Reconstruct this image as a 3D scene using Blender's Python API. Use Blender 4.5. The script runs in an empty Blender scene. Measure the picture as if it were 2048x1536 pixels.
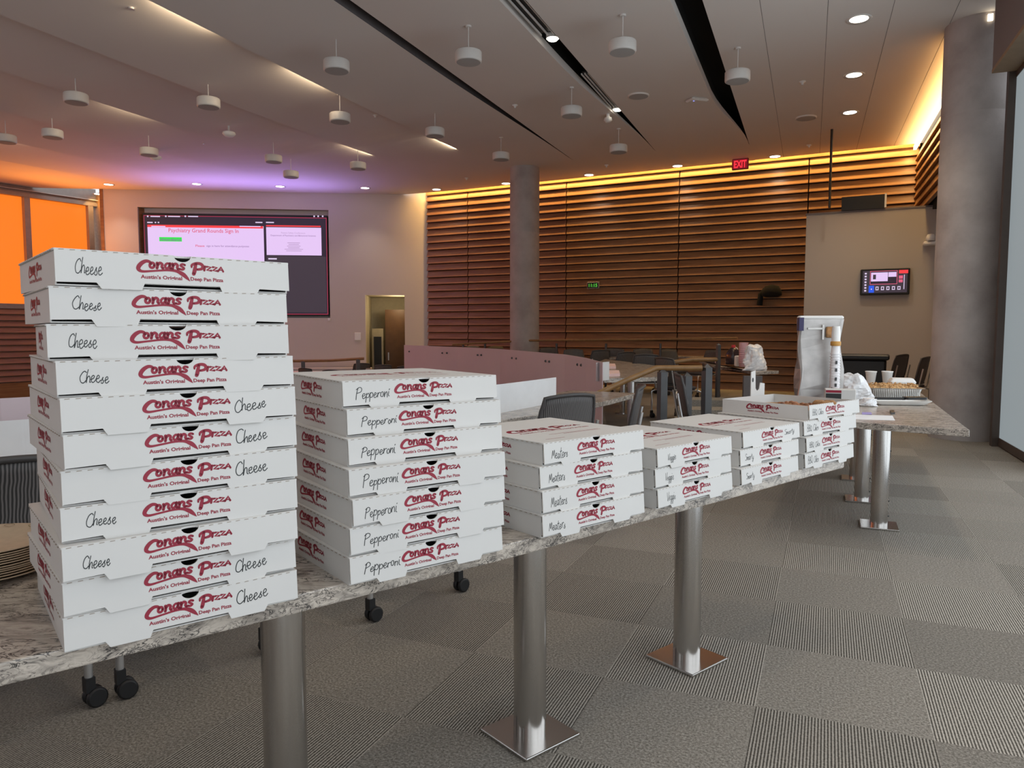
import bpy, math, random
from mathutils import Vector, Matrix
R = math.radians
rnd = random.Random(7)
scene = bpy.context.scene
col = scene.collection

# ------------------------------------------------------------------ camera
F, CH, PITCH = 1470.0, 1.285, R(4.2)
cam_d = bpy.data.cameras.new('camera'); cam_d.sensor_width = 36.0; cam_d.lens = 36.0 * F / 2048.0
cam_d.clip_end = 200
cam = bpy.data.objects.new('camera', cam_d); col.objects.link(cam)
cam.location = (0, 0, CH); cam.rotation_euler = (R(90) - PITCH, 0, 0)
scene.camera = cam

def ray(px, py):
    r = (px - 1024) / F; u = (768 - py) / F
    return Vector((r, math.cos(PITCH) + u * math.sin(PITCH), -math.sin(PITCH) + u * math.cos(PITCH)))
def at(px, py, z):                       # where the ray of a photo point meets the level z
    d = ray(px, py); t = (z - CH) / d.z
    return Vector((d.x * t, d.y * t, z))
def atd(px, py, Y):                      # ... meets the distance Y
    d = ray(px, py); t = Y / d.y
    return Vector((d.x * t, Y, CH + d.z * t))
def VW(v, w, z=0.0):                     # room axes: v along the side wall, w towards the left
    return Vector((.3746 * v - .9272 * w, .9272 * v + .3746 * w, z))

# ------------------------------------------------------------------ view, world, large lights
scene.view_settings.view_transform = 'Standard'
scene.view_settings.look = 'None'
scene.view_settings.gamma = 1.0
scene.view_settings.use_curve_mapping = False
scene.view_settings.exposure = 0.62
scene.cycles.max_bounces = 7
scene.cycles.diffuse_bounces = 4
scene.cycles.glossy_bounces = 3
scene.cycles.transmission_bounces = 4
scene.cycles.sample_clamp_indirect = 4.0
scene.cycles.caustics_reflective = False
scene.cycles.caustics_refractive = False
world = bpy.data.worlds.new('world'); scene.world = world; world.use_nodes = True
wb = world.node_tree.nodes['Background']; wb.inputs[0].default_value = (.88, .93, .98, 1); wb.inputs[1].default_value = 0.70

def area(name, loc, direction, sx, sy, power, color, spread=180):
    l = bpy.data.lights.new(name, 'AREA'); l.shape = 'RECTANGLE'; l.size = sx; l.size_y = sy
    l.energy = power; l.color = color; l.spread = R(spread)
    o = bpy.data.objects.new(name, l); col.objects.link(o); o.location = loc
    o.rotation_euler = Vector(direction).to_track_quat('-Z', 'Y').to_euler()
    return o
# daylight through the window wall on the right
area('window_daylight', VW(4.2, -1.86, 2.1), VW(0, 1, -.12), 9.5, 3.4, 30, (.90, .94, 1.0))
# violet spill of the big video wall
area('video_wall_spill', Vector((-6.4, 18.2, 3.3)), Vector((.1, -.45, .9)), 4.2, .8, 24, (.42, .29, 1.0), 120)
# orange daylight through the tinted windows
area('orange_window_spill', Vector((-11.0, 17.9, 3.2)), Vector((.8, -.5, .35)), 2.2, 1.5, 45, (1.0, .30, .04))

# ------------------------------------------------------------------ materials
def new_mat(name):
    m = bpy.data.materials.new(name); m.use_nodes = True
    nt = m.node_tree; b = nt.nodes['Principled BSDF']
    return m, nt, b
def N(nt, t, **kw):
    n = nt.nodes.new(t)
    for k, v in kw.items():
        if k.startswith('_'): setattr(n, k[1:], v)
        else: n.inputs[k.replace('__', ' ')].default_value = v
    return n
def L(nt, a, b): nt.links.new(a, b)
def ramp(nt, stops):
    r = nt.nodes.new('ShaderNodeValToRGB'); e = r.color_ramp.elements
    while len(e) > 1: e.remove(e[-1])
    e[0].position = stops[0][0]; e[0].color = (*stops[0][1], 1)
    for p, c in stops[1:]:
        k = e.new(p); k.color = (*c, 1)
    return r
def plain(name, c, rough=.5, metal=0., var=.06, scale=12., emit=None, es=0., alpha=1., spec=.5):
    m, nt, b = new_mat(name)
    b.inputs['Roughness'].default_value = rough; b.inputs['Metallic'].default_value = metal
    b.inputs['Specular IOR Level'].default_value = spec
    tc = N(nt, 'ShaderNodeTexCoord'); no = N(nt, 'ShaderNodeTexNoise', Scale=scale, Detail=3.)
    L(nt, tc.outputs['Object'], no.inputs['Vector'])
    rp = ramp(nt, [(.3, tuple(x * (1 - var) for x in c)), (.7, tuple(min(1, x * (1 + var)) for x in c))])
    L(nt, no.outputs['Fac'], rp.inputs[0]); L(nt, rp.outputs[0], b.inputs['Base Color'])
    if emit:
        b.inputs['Emission Color'].default_value = (*emit, 1); b.inputs['Emission Strength'].default_value = es
    b.inputs['Alpha'].default_value = alpha
    return m
def emis(name, c, s):
    m, nt, b = new_mat(name)
    b.inputs['Base Color'].default_value = (.02, .02, .02, 1)
    b.inputs['Roughness'].default_value = .4
    b.inputs['Emission Color'].default_value = (*c, 1); b.inputs['Emission Strength'].default_value = s * .64
    return m

M = {}
M['ceiling'] = plain('ceiling_paint', (.74, .695, .655), .85, var=.02, scale=.6)
M['ceil_speaker'] = plain('speaker_white', (.70, .68, .65), .5, var=.02)
M['grille'] = plain('speaker_grille', (.42, .41, .40), .8, var=.08, scale=160)
M['black'] = plain('black_plastic', (.012, .012, .013), .45)
M['black_matte'] = plain('black_void', (.004, .004, .004), .95)
M['slot_grey'] = plain('dark_reveal', (.13, .115, .115), .8)
M['wall'] = plain('wall_paint', (.62, .56, .53), .8, var=.02, scale=.5)
M['wall_grey'] = plain('partition_paint', (.50, .465, .43), .75, var=.02, scale=.7)
M['bulkhead'] = plain('bulkhead_paint', (.20, .175, .18), .7, var=.03, scale=1.)
M['bulkhead_wood'] = plain('bulkhead_soffit', (.30, .21, .13), .6)
M['mullion'] = plain('dark_mullion', (.085, .062, .05), .5)
M['alu'] = plain('window_aluminium', (.34, .30, .28), .45, metal=.5)
M['window'] = emis('frosted_daylight_glass', (.70, .80, .84), .36)
M['window_bright'] = emis('clear_daylight_glass', (.86, .94, 1.0), 1.7)
M['orange'] = emis('orange_backlit_shade', (1.0, .19, .012), 1.15)
M['card'] = plain('white_cardboard', (.645, .635, .615), .62, var=.015, scale=5, spec=.25)
M['card_in'] = plain('cardboard_inside', (.78, .72, .65), .75, var=.03)
M['card_edge'] = plain('cardboard_cut_edge', (.80, .76, .70), .8, var=.05, scale=60)
M['dash'] = plain('perforation_shadow', (.33, .28, .23), .9)
M['red'] = plain('maroon_print', (.27, .008, .030), .55, var=.03)
M['ink'] = plain('marker_ink', (.012, .014, .016), .4)
M['orange_red'] = plain('orange_paper', (.9, .25, .12), .7)
M['foam'] = plain('white_foam', (.86, .86, .84), .6, var=.02)
M['paper'] = plain('white_paper', (.84, .83, .84), .8)
M['pink_paper'] = plain('pink_paper', (.86, .62, .60), .8)
M['pink'] = plain('pink_cup_print', (.72, .42, .45), .5)
M['violet'] = plain('violet_print', (.36, .30, .62), .7)
M['navy'] = plain('dark_navy_print', (.05, .045, .12), .6)
M['foil'] = plain('aluminium_foil', (.66, .65, .63), .28, metal=1., scale=60)
M['silver'] = plain('silver_insulated_bag', (.40, .38, .365), .34, metal=.6, var=.18, scale=9)
M['plate'] = plain('paper_plate_kraft', (.56, .43, .30), .7, var=.06, scale=40)
M['leaf'] = plain('leaf_print', (.22, .17, .10), .7)
M['leaf2'] = plain('olive_leaf_print', (.20, .17, .06), .7)
M['seat'] = plain('chair_fabric', (.055, .047, .05), .9, var=.2, scale=80)
M['chair_back'] = plain('chair_back_dark', (.035, .033, .034), .6)
M['chair_rim'] = plain('chair_back_rim', (.06, .056, .056), .5)
M['rubber'] = plain('castor_black', (.01, .01, .011), .5)
M['tube'] = plain('silver_tube', (.62, .62, .62), .35, metal=.8, var=.03)
M['wood_rail'] = plain('handrail_oak', (.27, .145, .052), .4, var=.15, scale=14)
M['post'] = plain('railing_steel', (.085, .085, .088), .42, metal=.3)
M['guard'] = plain('mauve_frosted_glass', (.68, .57, .615), .35, var=.03, scale=1.2)
M['frost_white'] = plain('white_frosted_acrylic', (.84, .85, .86), .25, var=.02)
M['door_wood'] = plain('door_veneer', (.13, .062, .022), .45, var=.12, scale=6)
M['recess'] = plain('recess_paint', (.45, .40, .29), .8)
M['lampglass'] = emis('downlight_lens', (1.0, .90, .74), 9.)
M['cove'] = emis('warm_cove_strip', (1.0, .70, .24), 4.5)
M['coolstrip'] = emis('cool_cove_strip', (1.0, .86, .62), 4.)
M['slotlamp'] = emis('slot_lamp_lens', (1.0, .93, .78), 7.)
M['exit_box'] = plain('exit_sign_body', (.10, .03, .03), .5)
M['exit'] = emis('exit_red', (1.0, .03, .05), 1.3)
M['exit_bg'] = emis('exit_glow_face', (.40, .008, .02), .55)
M['green'] = emis('clock_green', (.10, .62, .05), 1.0)
M['led'] = emis('status_led', (.25, .3, 1.0), 2.0)
M['soda'] = plain('dark_tea', (.035, .022, .026), .2)
M['red_cap'] = plain('red_cap', (.55, .03, .04), .4)
M['crumb'] = plain('baked_crumble', (.62, .38, .17), .8, var=.45, scale=70)
M['crust'] = plain('pizza_crust', (.42, .22, .09), .8, var=.4, scale=30)
M['pizza'] = plain('pizza_topping', (.30, .12, .05), .6, var=.6, scale=45)
M['bag'] = plain('crumpled_white_bag', (.80, .81, .83), .35, var=.05, scale=25)
M['gold'] = plain('amber_band', (.55, .28, .06), .5)
M['glove'] = plain('dark_olive_cloth', (.05, .048, .035), .9)
# screen colours
M['s_black'] = emis('screen_black', (.020, .012, .026), 1.)
M['s_grey'] = emis('screen_grey', (.045, .032, .047), 1.)
M['s_lilac'] = emis('screen_lilac', (.80, .58, .93), 1.)
M['s_red'] = emis('screen_red', (.95, .05, .06), 1.)
M['s_green'] = emis('screen_green', (.02, .80, .08), 1.)
M['s_rose'] = emis('screen_rose_text', (.75, .12, .22), 1.)
M['s_violet'] = emis('screen_violet_text', (.22, .12, .30), 1.)
M['s_mid'] = emis('screen_mid_text', (.45, .30, .52), 1.)
M['s_white'] = emis('screen_white_text', (.72, .60, .82), 1.)
M['s_blue'] = emis('screen_blue', (.02, .10, .80), 1.)
M['s_rim'] = emis('screen_rim_line', (.45, .03, .08), 1.)

def mat_metal():
    m, nt, b = new_mat('brushed_stainless')
    b.inputs['Metallic'].default_value = 1.; b.inputs['Base Color'].default_value = (.60, .58, .56, 1)
    tc = N(nt, 'ShaderNodeTexCoord'); mp = N(nt, 'ShaderNodeMapping'); mp.inputs['Scale'].default_value = (20, 20, .6)
    no = N(nt, 'ShaderNodeTexNoise', Scale=8., Detail=4.)
    L(nt, tc.outputs['Object'], mp.inputs[0]); L(nt, mp.outputs[0], no.inputs['Vector'])
    mr = N(nt, 'ShaderNodeMapRange'); mr.inputs[3].default_value = .17; mr.inputs[4].default_value = .25
    L(nt, no.outputs['Fac'], mr.inputs[0]); L(nt, mr.outputs[0], b.inputs['Roughness'])
    return m
M['steel'] = mat_metal()

def mat_granite():
    m, nt, b = new_mat('veined_granite')
    tc = N(nt, 'ShaderNodeTexCoord')
    mp = N(nt, 'ShaderNodeMapping'); mp.inputs['Rotation'].default_value = (0, 0, R(-42)); mp.inputs['Scale'].default_value = (5, 15, 22)
    L(nt, tc.outputs['Object'], mp.inputs[0])
    n1 = N(nt, 'ShaderNodeTexNoise', Scale=1.6, Detail=8., Roughness=.62, Distortion=1.6)
    L(nt, mp.outputs[0], n1.inputs['Vector'])
    base = ramp(nt, [(.26, (.11, .095, .08)), (.42, (.34, .30, .26)), (.58, (.57, .505, .435)), (.74, (.29, .245, .205))])
    L(nt, n1.outputs['Fac'], base.inputs[0])
    n2 = N(nt, 'ShaderNodeTexNoise', Scale=2.1, Detail=6., Roughness=.60, Distortion=2.4)
    L(nt, mp.outputs[0], n2.inputs['Vector'])
    vein = ramp(nt, [(.0, (0, 0, 0)), (.462, (0, 0, 0)), (.492, (1, 1, 1)), (.508, (1, 1, 1)), (.538, (0, 0, 0))])
    L(nt, n2.outputs['Fac'], vein.inputs[0])
    n3 = N(nt, 'ShaderNodeTexNoise', Scale=1.1, Detail=3.)
    L(nt, mp.outputs[0], n3.inputs['Vector'])
    msk = ramp(nt, [(.36, (.05, .05, .05)), (.54, (.97, .97, .97))]); L(nt, n3.outputs['Fac'], msk.inputs[0])
    mul = N(nt, 'ShaderNodeMath', _operation='MULTIPLY'); L(nt, vein.outputs[0], mul.inputs[0]); L(nt, msk.outputs[0], mul.inputs[1])
    mx = N(nt, 'ShaderNodeMixRGB'); mx.inputs[2].default_value = (.03, .028, .03, 1)
    L(nt, mul.outputs[0], mx.inputs[0]); L(nt, base.outputs[0], mx.inputs[1]); L(nt, mx.outputs[0], b.inputs['Base Color'])
    b.inputs['Roughness'].default_value = .22
    return m
M['granite'] = mat_granite()

def mat_carpet():
    m, nt, b = new_mat('carpet_tiles')
    T = .535
    tc = N(nt, 'ShaderNodeTexCoord'); mp = N(nt, 'ShaderNodeMapping')
    mp.inputs['Rotation'].default_value = (0, 0, R(23.2)); L(nt, tc.outputs['Object'], mp.inputs[0])
    # after the turn x runs across the tiles and y along the seams
    sx = N(nt, 'ShaderNodeSeparateXYZ'); L(nt, mp.outputs[0], sx.inputs[0])
    def cell(out, off):
        a = N(nt, 'ShaderNodeMath', _operation='ADD'); L(nt, out, a.inputs[0]); a.inputs[1].default_value = off
        d = N(nt, 'ShaderNodeMath', _operation='DIVIDE'); L(nt, a.outputs[0], d.inputs[0]); d.inputs[1].default_value = T
        f = N(nt, 'ShaderNodeMath', _operation='FLOOR'); L(nt, d.outputs[0], f.inputs[0])
        return f.outputs[0], d.outputs[0]
    cx, fx = cell(sx.outputs[0], CARPET_X); cy, fy = cell(sx.outputs[1], CARPET_Y)
    ad = N(nt, 'ShaderNodeMath', _operation='ADD'); L(nt, cx, ad.inputs[0]); L(nt, cy, ad.inputs[1])
    md = N(nt, 'ShaderNodeMath', _operation='FLOORED_MODULO'); L(nt, ad.outputs[0], md.inputs[0]); md.inputs[1].default_value = 2.
    # ribs
    rx = N(nt, 'ShaderNodeMath', _operation='MULTIPLY'); L(nt, sx.outputs[0], rx.inputs[0]); rx.inputs[1].default_value = 2 * math.pi / .0098
    si = N(nt, 'ShaderNodeMath', _operation='SINE'); L(nt, rx.outputs[0], si.inputs[0])
    nf = N(nt, 'ShaderNodeTexNoise', Scale=120., Detail=4., Roughness=.8); L(nt, mp.outputs[0], nf.inputs['Vector'])
    fl = N(nt, 'ShaderNodeTexNoise', Scale=240., Detail=2.); L(nt, mp.outputs[0], fl.inputs['Vector'])
    ns = N(nt, 'ShaderNodeMath', _operation='MULTIPLY_ADD'); L(nt, nf.outputs['Fac'], ns.inputs[0]); ns.inputs[1].default_value = 2.2; ns.inputs[2].default_value = -1.1
    rs = N(nt, 'ShaderNodeMath', _operation='MULTIPLY_ADD'); L(nt, si.outputs[0], rs.inputs[0]); rs.inputs[1].default_value = .52; L(nt, ns.outputs[0], rs.inputs[2])
    mixv = N(nt, 'ShaderNodeMixRGB'); L(nt, md.outputs[0], mixv.inputs[0])
    L(nt, ns.outputs[0], mixv.inputs[1]); L(nt, rs.outputs[0], mixv.inputs[2])
    bw = N(nt, 'ShaderNodeMath', _operation='ADD'); L(nt, mixv.outputs[0], bw.inputs[0]); bw.inputs[1].default_value = .5
    cr = ramp(nt, [(.05, (.075, .067, .056)), (.45, (.235, .212, .182)), (.95, (.50, .46, .405))])
    L(nt, bw.outputs[0], cr.inputs[0])
    # every tile a touch lighter or darker
    cb = N(nt, 'ShaderNodeCombineXYZ'); L(nt, cx, cb.inputs[0]); L(nt, cy, cb.inputs[1])
    wn = N(nt, 'ShaderNodeTexWhiteNoise'); L(nt, cb.outputs[0], wn.inputs['Vector'])
    hv = N(nt, 'ShaderNodeMapRange'); hv.inputs[3].default_value = .86; hv.inputs[4].default_value = 1.12; L(nt, wn.outputs['Value'], hv.inputs[0])
    mm = N(nt, 'ShaderNodeMixRGB', _blend_type='MULTIPLY'); mm.inputs[0].default_value = 1.; L(nt, cr.outputs[0], mm.inputs[1]); L(nt, hv.outputs[0], mm.inputs[2])
    L(nt, mm.outputs[0], b.inputs['Base Color'])
    b.inputs['Roughness'].default_value = .95; b.inputs['Specular IOR Level'].default_value = .15
    bp = N(nt, 'ShaderNodeBump', Strength=.35, Distance=.004); L(nt, bw.outputs[0], bp.inputs['Height']); L(nt, bp.outputs[0], b.inputs['Normal'])
    return m
_c, _s = math.cos(R(23.2)), math.sin(R(23.2))
_q = at(1535, 1290, 0)                                         # a tile corner
CARPET_X = -(_q.x * _c - _q.y * _s) + .535 * 20; CARPET_Y = -(_q.x * _s + _q.y * _c) + .535 * 21
M['carpet'] = mat_carpet()

def mat_wood(name, c0, c1, c2, rough=.42):
    m, nt, b = new_mat(name)
    tc = N(nt, 'ShaderNodeTexCoord'); mp = N(nt, 'ShaderNodeMapping'); mp.inputs['Scale'].default_value = (.55, 6, 7)
    L(nt, tc.outputs['Object'], mp.inputs[0])
    no = N(nt, 'ShaderNodeTexNoise', Scale=2.2, Detail=6., Roughness=.6, Distortion=.6); L(nt, mp.outputs[0], no.inputs['Vector'])
    cr = ramp(nt, [(.30, c0), (.52, c1), (.72, c2)]); L(nt, no.outputs['Fac'], cr.inputs[0])
    L(nt, cr.outputs[0], b.inputs['Base Color']); b.inputs['Roughness'].default_value = rough
    return m
M['slat'] = mat_wood('walnut_slats', (.20, .095, .042), (.29, .145, .066), (.36, .19, .09))
M['slat_red'] = mat_wood('walnut_slats_reddish', (.20, .085, .045), (.28, .13, .07), (.34, .17, .09))
M['panelwood'] = mat_wood('plain_walnut_panel', (.20, .09, .035), (.27, .13, .05), (.33, .17, .07))

def mat_concrete():
    m, nt, b = new_mat('cast_concrete')
    tc = N(nt, 'ShaderNodeTexCoord')
    n1 = N(nt, 'ShaderNodeTexNoise', Scale=1.6, Detail=7., Roughness=.6); L(nt, tc.outputs['Object'], n1.inputs['Vector'])
    cr = ramp(nt, [(.32, (.33, .29, .275)), (.55, (.45, .41, .395)), (.72, (.52, .48, .465))]); L(nt, n1.outputs['Fac'], cr.inputs[0])
    L(nt, cr.outputs[0], b.inputs['Base Color']); b.inputs['Roughness'].default_value = .75
    n2 = N(nt, 'ShaderNodeTexNoise', Scale=30., Detail=3.); L(nt, tc.outputs['Object'], n2.inputs['Vector'])
    bp = N(nt, 'ShaderNodeBump', Strength=.15, Distance=.01); L(nt, n2.outputs['Fac'], bp.inputs['Height']); L(nt, bp.outputs[0], b.inputs['Normal'])
    return m
M['concrete'] = mat_concrete()

def mat_meshback():
    m, nt, b = new_mat('ribbed_mesh_back')
    tc = N(nt, 'ShaderNodeTexCoord')
    wv = N(nt, 'ShaderNodeTexWave', Scale=28., Distortion=3., Detail=1.); wv.inputs['Detail Scale'].default_value = .6
    L(nt, tc.outputs['Object'], wv.inputs['Vector'])
    cr = ramp(nt, [(.35, (.026, .024, .024)), (.75, (.165, .152, .148))]); L(nt, wv.outputs['Fac'], cr.inputs[0])
    L(nt, cr.outputs[0], b.inputs['Base Color']); b.inputs['Roughness'].default_value = .6
    return m
M['meshback'] = mat_meshback()

# ------------------------------------------------------------------ mesh helpers
class MB:
    def __init__(s): s.v = []; s.f = []; s.m = []; s.sm = []
    def add(s, vs, fs, mat=0, T=None, smooth=False):
        o = len(s.v)
        s.v += [tuple(T @ Vector(p)) if T is not None else tuple(p) for p in vs]
        for f in fs: s.f.append([i + o for i in f]); s.m.append(mat); s.sm.append(smooth)
        return s
    def box(s, c, d, rz=0., mat=0, T=None):
        x, y, z = d[0] / 2, d[1] / 2, d[2] / 2
        A = Matrix.Translation(Vector(c)) @ Matrix.Rotation(rz, 4, 'Z')
        if T is not None: A = T @ A
        vs = [(-x, -y, -z), (x, -y, -z), (x, y, -z), (-x, y, -z), (-x, -y, z), (x, -y, z), (x, y, z), (-x, y, z)]
        return s.add(vs, [(0, 3, 2, 1), (4, 5, 6, 7), (0, 1, 5, 4), (1, 2, 6, 5), (2, 3, 7, 6), (3, 0, 4, 7)], mat, A)
    def bevbox(s, c, d, r, rz=0., mat=0, T=None):                  # box with chamfered vertical and horizontal edges
        x, y, z = d[0] / 2, d[1] / 2, d[2] / 2
        rings = []
        for (k, zz) in ((r, -z), (0, -z + r), (0, z - r), (r, z)):
            a, b_ = x - k, y - k; q = r
            rings.append([(-a + q, -b_, zz), (a - q, -b_, zz), (a, -b_ + q, zz), (a, b_ - q, zz), (a - q, b_, zz), (-a + q, b_, zz), (-a, b_ - q, zz), (-a, -b_ + q, zz)])
        A = Matrix.Translation(Vector(c)) @ Matrix.Rotation(rz, 4, 'Z')
        if T is not None: A = T @ A
        return s.rings(rings, mat, A, caps=True)
    def rings(s, rings, mat=0, T=None, caps=True, closed=True, smooth=False):
        n = len(rings[0]); vs = [p for r_ in rings for p in r_]; fs = []
        for i in range(len(rings) - 1):
            for j in range(n if closed else n - 1):
                k = (j + 1) % n
                fs.append((i * n + j, i * n + k, (i + 1) * n + k, (i + 1) * n + j))
        s.add(vs, fs, mat, T, smooth)
        if caps:
            s.add(rings[0], [tuple(range(n - 1, -1, -1))], mat, T); s.add(rings[-1], [tuple(range(n))], mat, T)
        return s
    def lathe(s, prof, n=24, c=(0, 0, 0), mat=0, T=None, caps=True, smooth=True):
        rs = [[(c[0] + r * math.cos(2 * math.pi * j / n), c[1] + r * math.sin(2 * math.pi * j / n), c[2] + z) for j in range(n)] for r, z in prof]
        return s.rings(rs, mat, T, caps, True, smooth)
    def tube(s, pts, r, n=10, mat=0, T=None, caps=True):
        pts = [Vector(p) for p in pts]; rs = []
        up = Vector((0, 0, 1))
        for i, p in enumerate(pts):
            d = (pts[min(i + 1, len(pts) - 1)] - pts[max(i - 1, 0)]).normalized()
            a = d.cross(up)
            if a.length < 1e-3: a = d.cross(Vector((1, 0, 0)))
            a.normalize(); b_ = a.cross(d)
            rr = r[i] if isinstance(r, (list, tuple)) else r
            rs.append([p + a * (rr * math.cos(2 * math.pi * j / n)) + b_ * (rr * math.sin(2 * math.pi * j / n)) for j in range(n)])
        return s.rings(rs, mat, T, caps, True, True)
    def prism(s, poly, z0, z1, mat=0, T=None):
        n = len(poly); vs = [(p[0], p[1], z0) for p in poly] + [(p[0], p[1], z1) for p in poly]
        fs = [tuple(range(n - 1, -1, -1)), tuple(range(n, 2 * n))] + [(i, (i + 1) % n, n + (i + 1) % n, n + i) for i in range(n)]
        return s.add(vs, fs, mat, T)
    def merge(s, other, mat=0, T=None):
        return s.add(other.v, other.f, mat, T)
    def build(s, name, mats, parent=None, T=None, bevel=0.):
        me = bpy.data.meshes.new(name); me.from_pydata(s.v, [], s.f)
        mats = mats if isinstance(mats, (list, tuple)) else [mats]
        for m in mats: me.materials.append(M[m])
        me.polygons.foreach_set('material_index', s.m); me.polygons.foreach_set('use_smooth', s.sm)
        me.update()
        o = bpy.data.objects.new(name, me); col.objects.link(o)
        if parent is not None: o.parent = parent
        if T is not None: o.matrix_local = T
        if bevel:
            b = o.modifiers.new('bevel', 'BEVEL'); b.width = bevel; b.segments = 2; b.limit_method = 'ANGLE'
        return o
def tag(o, label=None, cat=None, group=None, kind=None):
    if label: o['label'] = label
    if cat: o['category'] = cat
    if group: o['group'] = group
    if kind: o['kind'] = kind
    return o
def thing(name, loc, label, cat, rz=0., group=None):
    o = bpy.data.objects.new(name, None); col.objects.link(o); o.empty_display_size = .1
    o.location = loc; o.rotation_euler = (0, 0, rz)
    return tag(o, label, cat, group)
def structure(o): o['kind'] = 'structure'; return o
def kids(o): return [c for c in col.objects if c.parent == o]
def copy_tree(o, parent=None):
    cs = kids(o); c = o.copy(); col.objects.link(c); c.parent = parent
    for k in cs: copy_tree(k, c)
    return c
def put(o, loc, rz, label): o.location = loc; o.rotation_euler = (0, 0, rz); o['label'] = label; return o

_tc = {}
def text_geo(s, size=1., bold=0., align='LEFT', shear=0.):     # lettering as flat faces
    k = (s, size, bold, align, shear)
    if k not in _tc:
        c = bpy.data.curves.new('lettering', 'FONT'); c.body = s; c.size = size; c.offset = bold; c.align_x = align; c.shear = shear
        c.resolution_u = 2
        o = bpy.data.objects.new('lettering', c); col.objects.link(o)
        bpy.context.view_layer.update()
        dg = bpy.context.evaluated_depsgraph_get(); me = bpy.data.meshes.new_from_object(o.evaluated_get(dg))
        m = MB(); m.add([tuple(v.co) for v in me.vertices], [tuple(p.vertices) for p in me.polygons])
        bpy.data.objects.remove(o); bpy.data.curves.remove(c); bpy.data.meshes.remove(me)
        _tc[k] = m
    return _tc[k]
def smooth_line(pts, n=5):
    if len(pts) < 3: return pts
    P = [pts[0]] + list(pts) + [pts[-1]]; out = []
    for i in range(1, len(P) - 2):
        a, b, c, d = P[i - 1], P[i], P[i + 1], P[i + 2]
        for k in range(n):
            t = k / n
            out.append(tuple(.5 * (2 * b[j] + (c[j] - a[j]) * t + (2 * a[j] - 5 * b[j] + 4 * c[j] - d[j]) * t * t + (3 * b[j] - a[j] - 3 * c[j] + d[j]) * t ** 3) for j in range(len(b))))
    out.append(pts[-1]); return out
def ribbon(m, pts, w):                                             # flat stroke; pts (x, y) or (x, y, width)
    pts = [(p[0], p[1], p[2] if len(p) > 2 else w) for p in pts]
    prev = None
    for i, p in enumerate(pts):
        a = pts[max(i - 1, 0)]; b = pts[min(i + 1, len(pts) - 1)]
        dx, dy = b[0] - a[0], b[1] - a[1]; l = math.hypot(dx, dy) or 1
        nx, ny = -dy / l * p[2] / 2, dx / l * p[2] / 2
        cur = ((p[0] + nx, p[1] + ny, 0), (p[0] - nx, p[1] - ny, 0))
        if prev: m.add([prev[0], prev[1], cur[1], cur[0]], [(0, 1, 2, 3)])
        prev = cur
    for p in (pts[0], pts[-1]):
        if p[2] > .01: m.add([(p[0] + p[2] / 2 * math.cos(k * math.pi / 4), p[1] + p[2] / 2 * math.sin(k * math.pi / 4), 0) for k in range(8)], [tuple(range(8))])
def ring(cx, cy, rx, ry, n=14): return [(cx + rx * math.cos(2 * math.pi * k / n), cy + ry * math.sin(2 * math.pi * k / n)) for k in range(n + 1)]

# the box maker's red lettering, in units of 1/575 of its width
def make_logo(small=True):
    m = MB(); S = lambda pts, w: ribbon(m, smooth_line([(p[0], p[1], (p[2] if len(p) > 2 else w) * 1.22) for p in pts], 4), w)
    S([(92, 26, 13), (84, 40, 16), (62, 44, 18), (36, 30, 21), (16, 6, 22), (14, -14, 20), (38, -26, 14), (100, -20, 11), (190, -10, 12), (250, -12, 17), (292, -32, 24), (318, -56, 17), (336, -76, 3)], 12)
    sh = lambda pts, x: [(x + p[0] + p[1] * .12, p[1]) for p in pts]
    S(sh(ring(20, 18, 14, 17), 76), 14)                                               # o
    S(sh([(4, 36), (8, 18), (6, 0)], 122), 15); S(sh([(8, 22), (22, 37), (37, 28), (36, 12), (44, 1)], 122), 15)   # n
    S(sh([(34, 33), (18, 36), (6, 20), (14, 2), (28, 8), (36, 26)], 172), 13); S(sh([(36, 37), (35, 14), (44, 1)], 172), 15)   # a
    S(sh([(4, 36), (8, 18), (6, 0)], 220), 15); S(sh([(8, 22), (22, 37), (37, 28), (36, 12), (44, 1)], 220), 15)   # n
    S(sh([(36, 32), (20, 37), (9, 28), (20, 19), (33, 9), (22, 0), (4, 4)], 268), 13)     # s
    S([(382, 44, 16), (376, 20, 19), (370, -8, 22), (364, -26, 20)], 18)                  # P
    S([(352, 20, 10), (356, 36, 14), (384, 48, 16), (414, 46, 18), (428, 30, 18), (418, 12, 16), (388, 6, 13)], 15)
    B = lambda pts: ribbon(m, pts, 15)
    B([(443, 31), (436, 2)])
    B([(455, 29), (484, 29), (454, 4), (484, 4)]); B([(496, 29), (525, 29), (495, 4), (525, 4)])
    B([(530, 2), (553, 31), (566, 2)]); ribbon(m, [(540, 11), (560, 11)], 8)
    if small:
        for s, x, w in (("Austin's Original", 26, 262), ('Deep Pan Pizza', 340, 222)):
            g = text_geo(s, 1., .03); xs = [v[0] for v in g.v]; k = w / (max(xs) - min(xs))
            m.merge(g, 0, Matrix.Translation((x, -72, 0)) @ Matrix.Diagonal((k, 34, 1, 1)))
    return m
LOGO = make_logo(); LOGO_S = make_logo(False)

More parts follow.
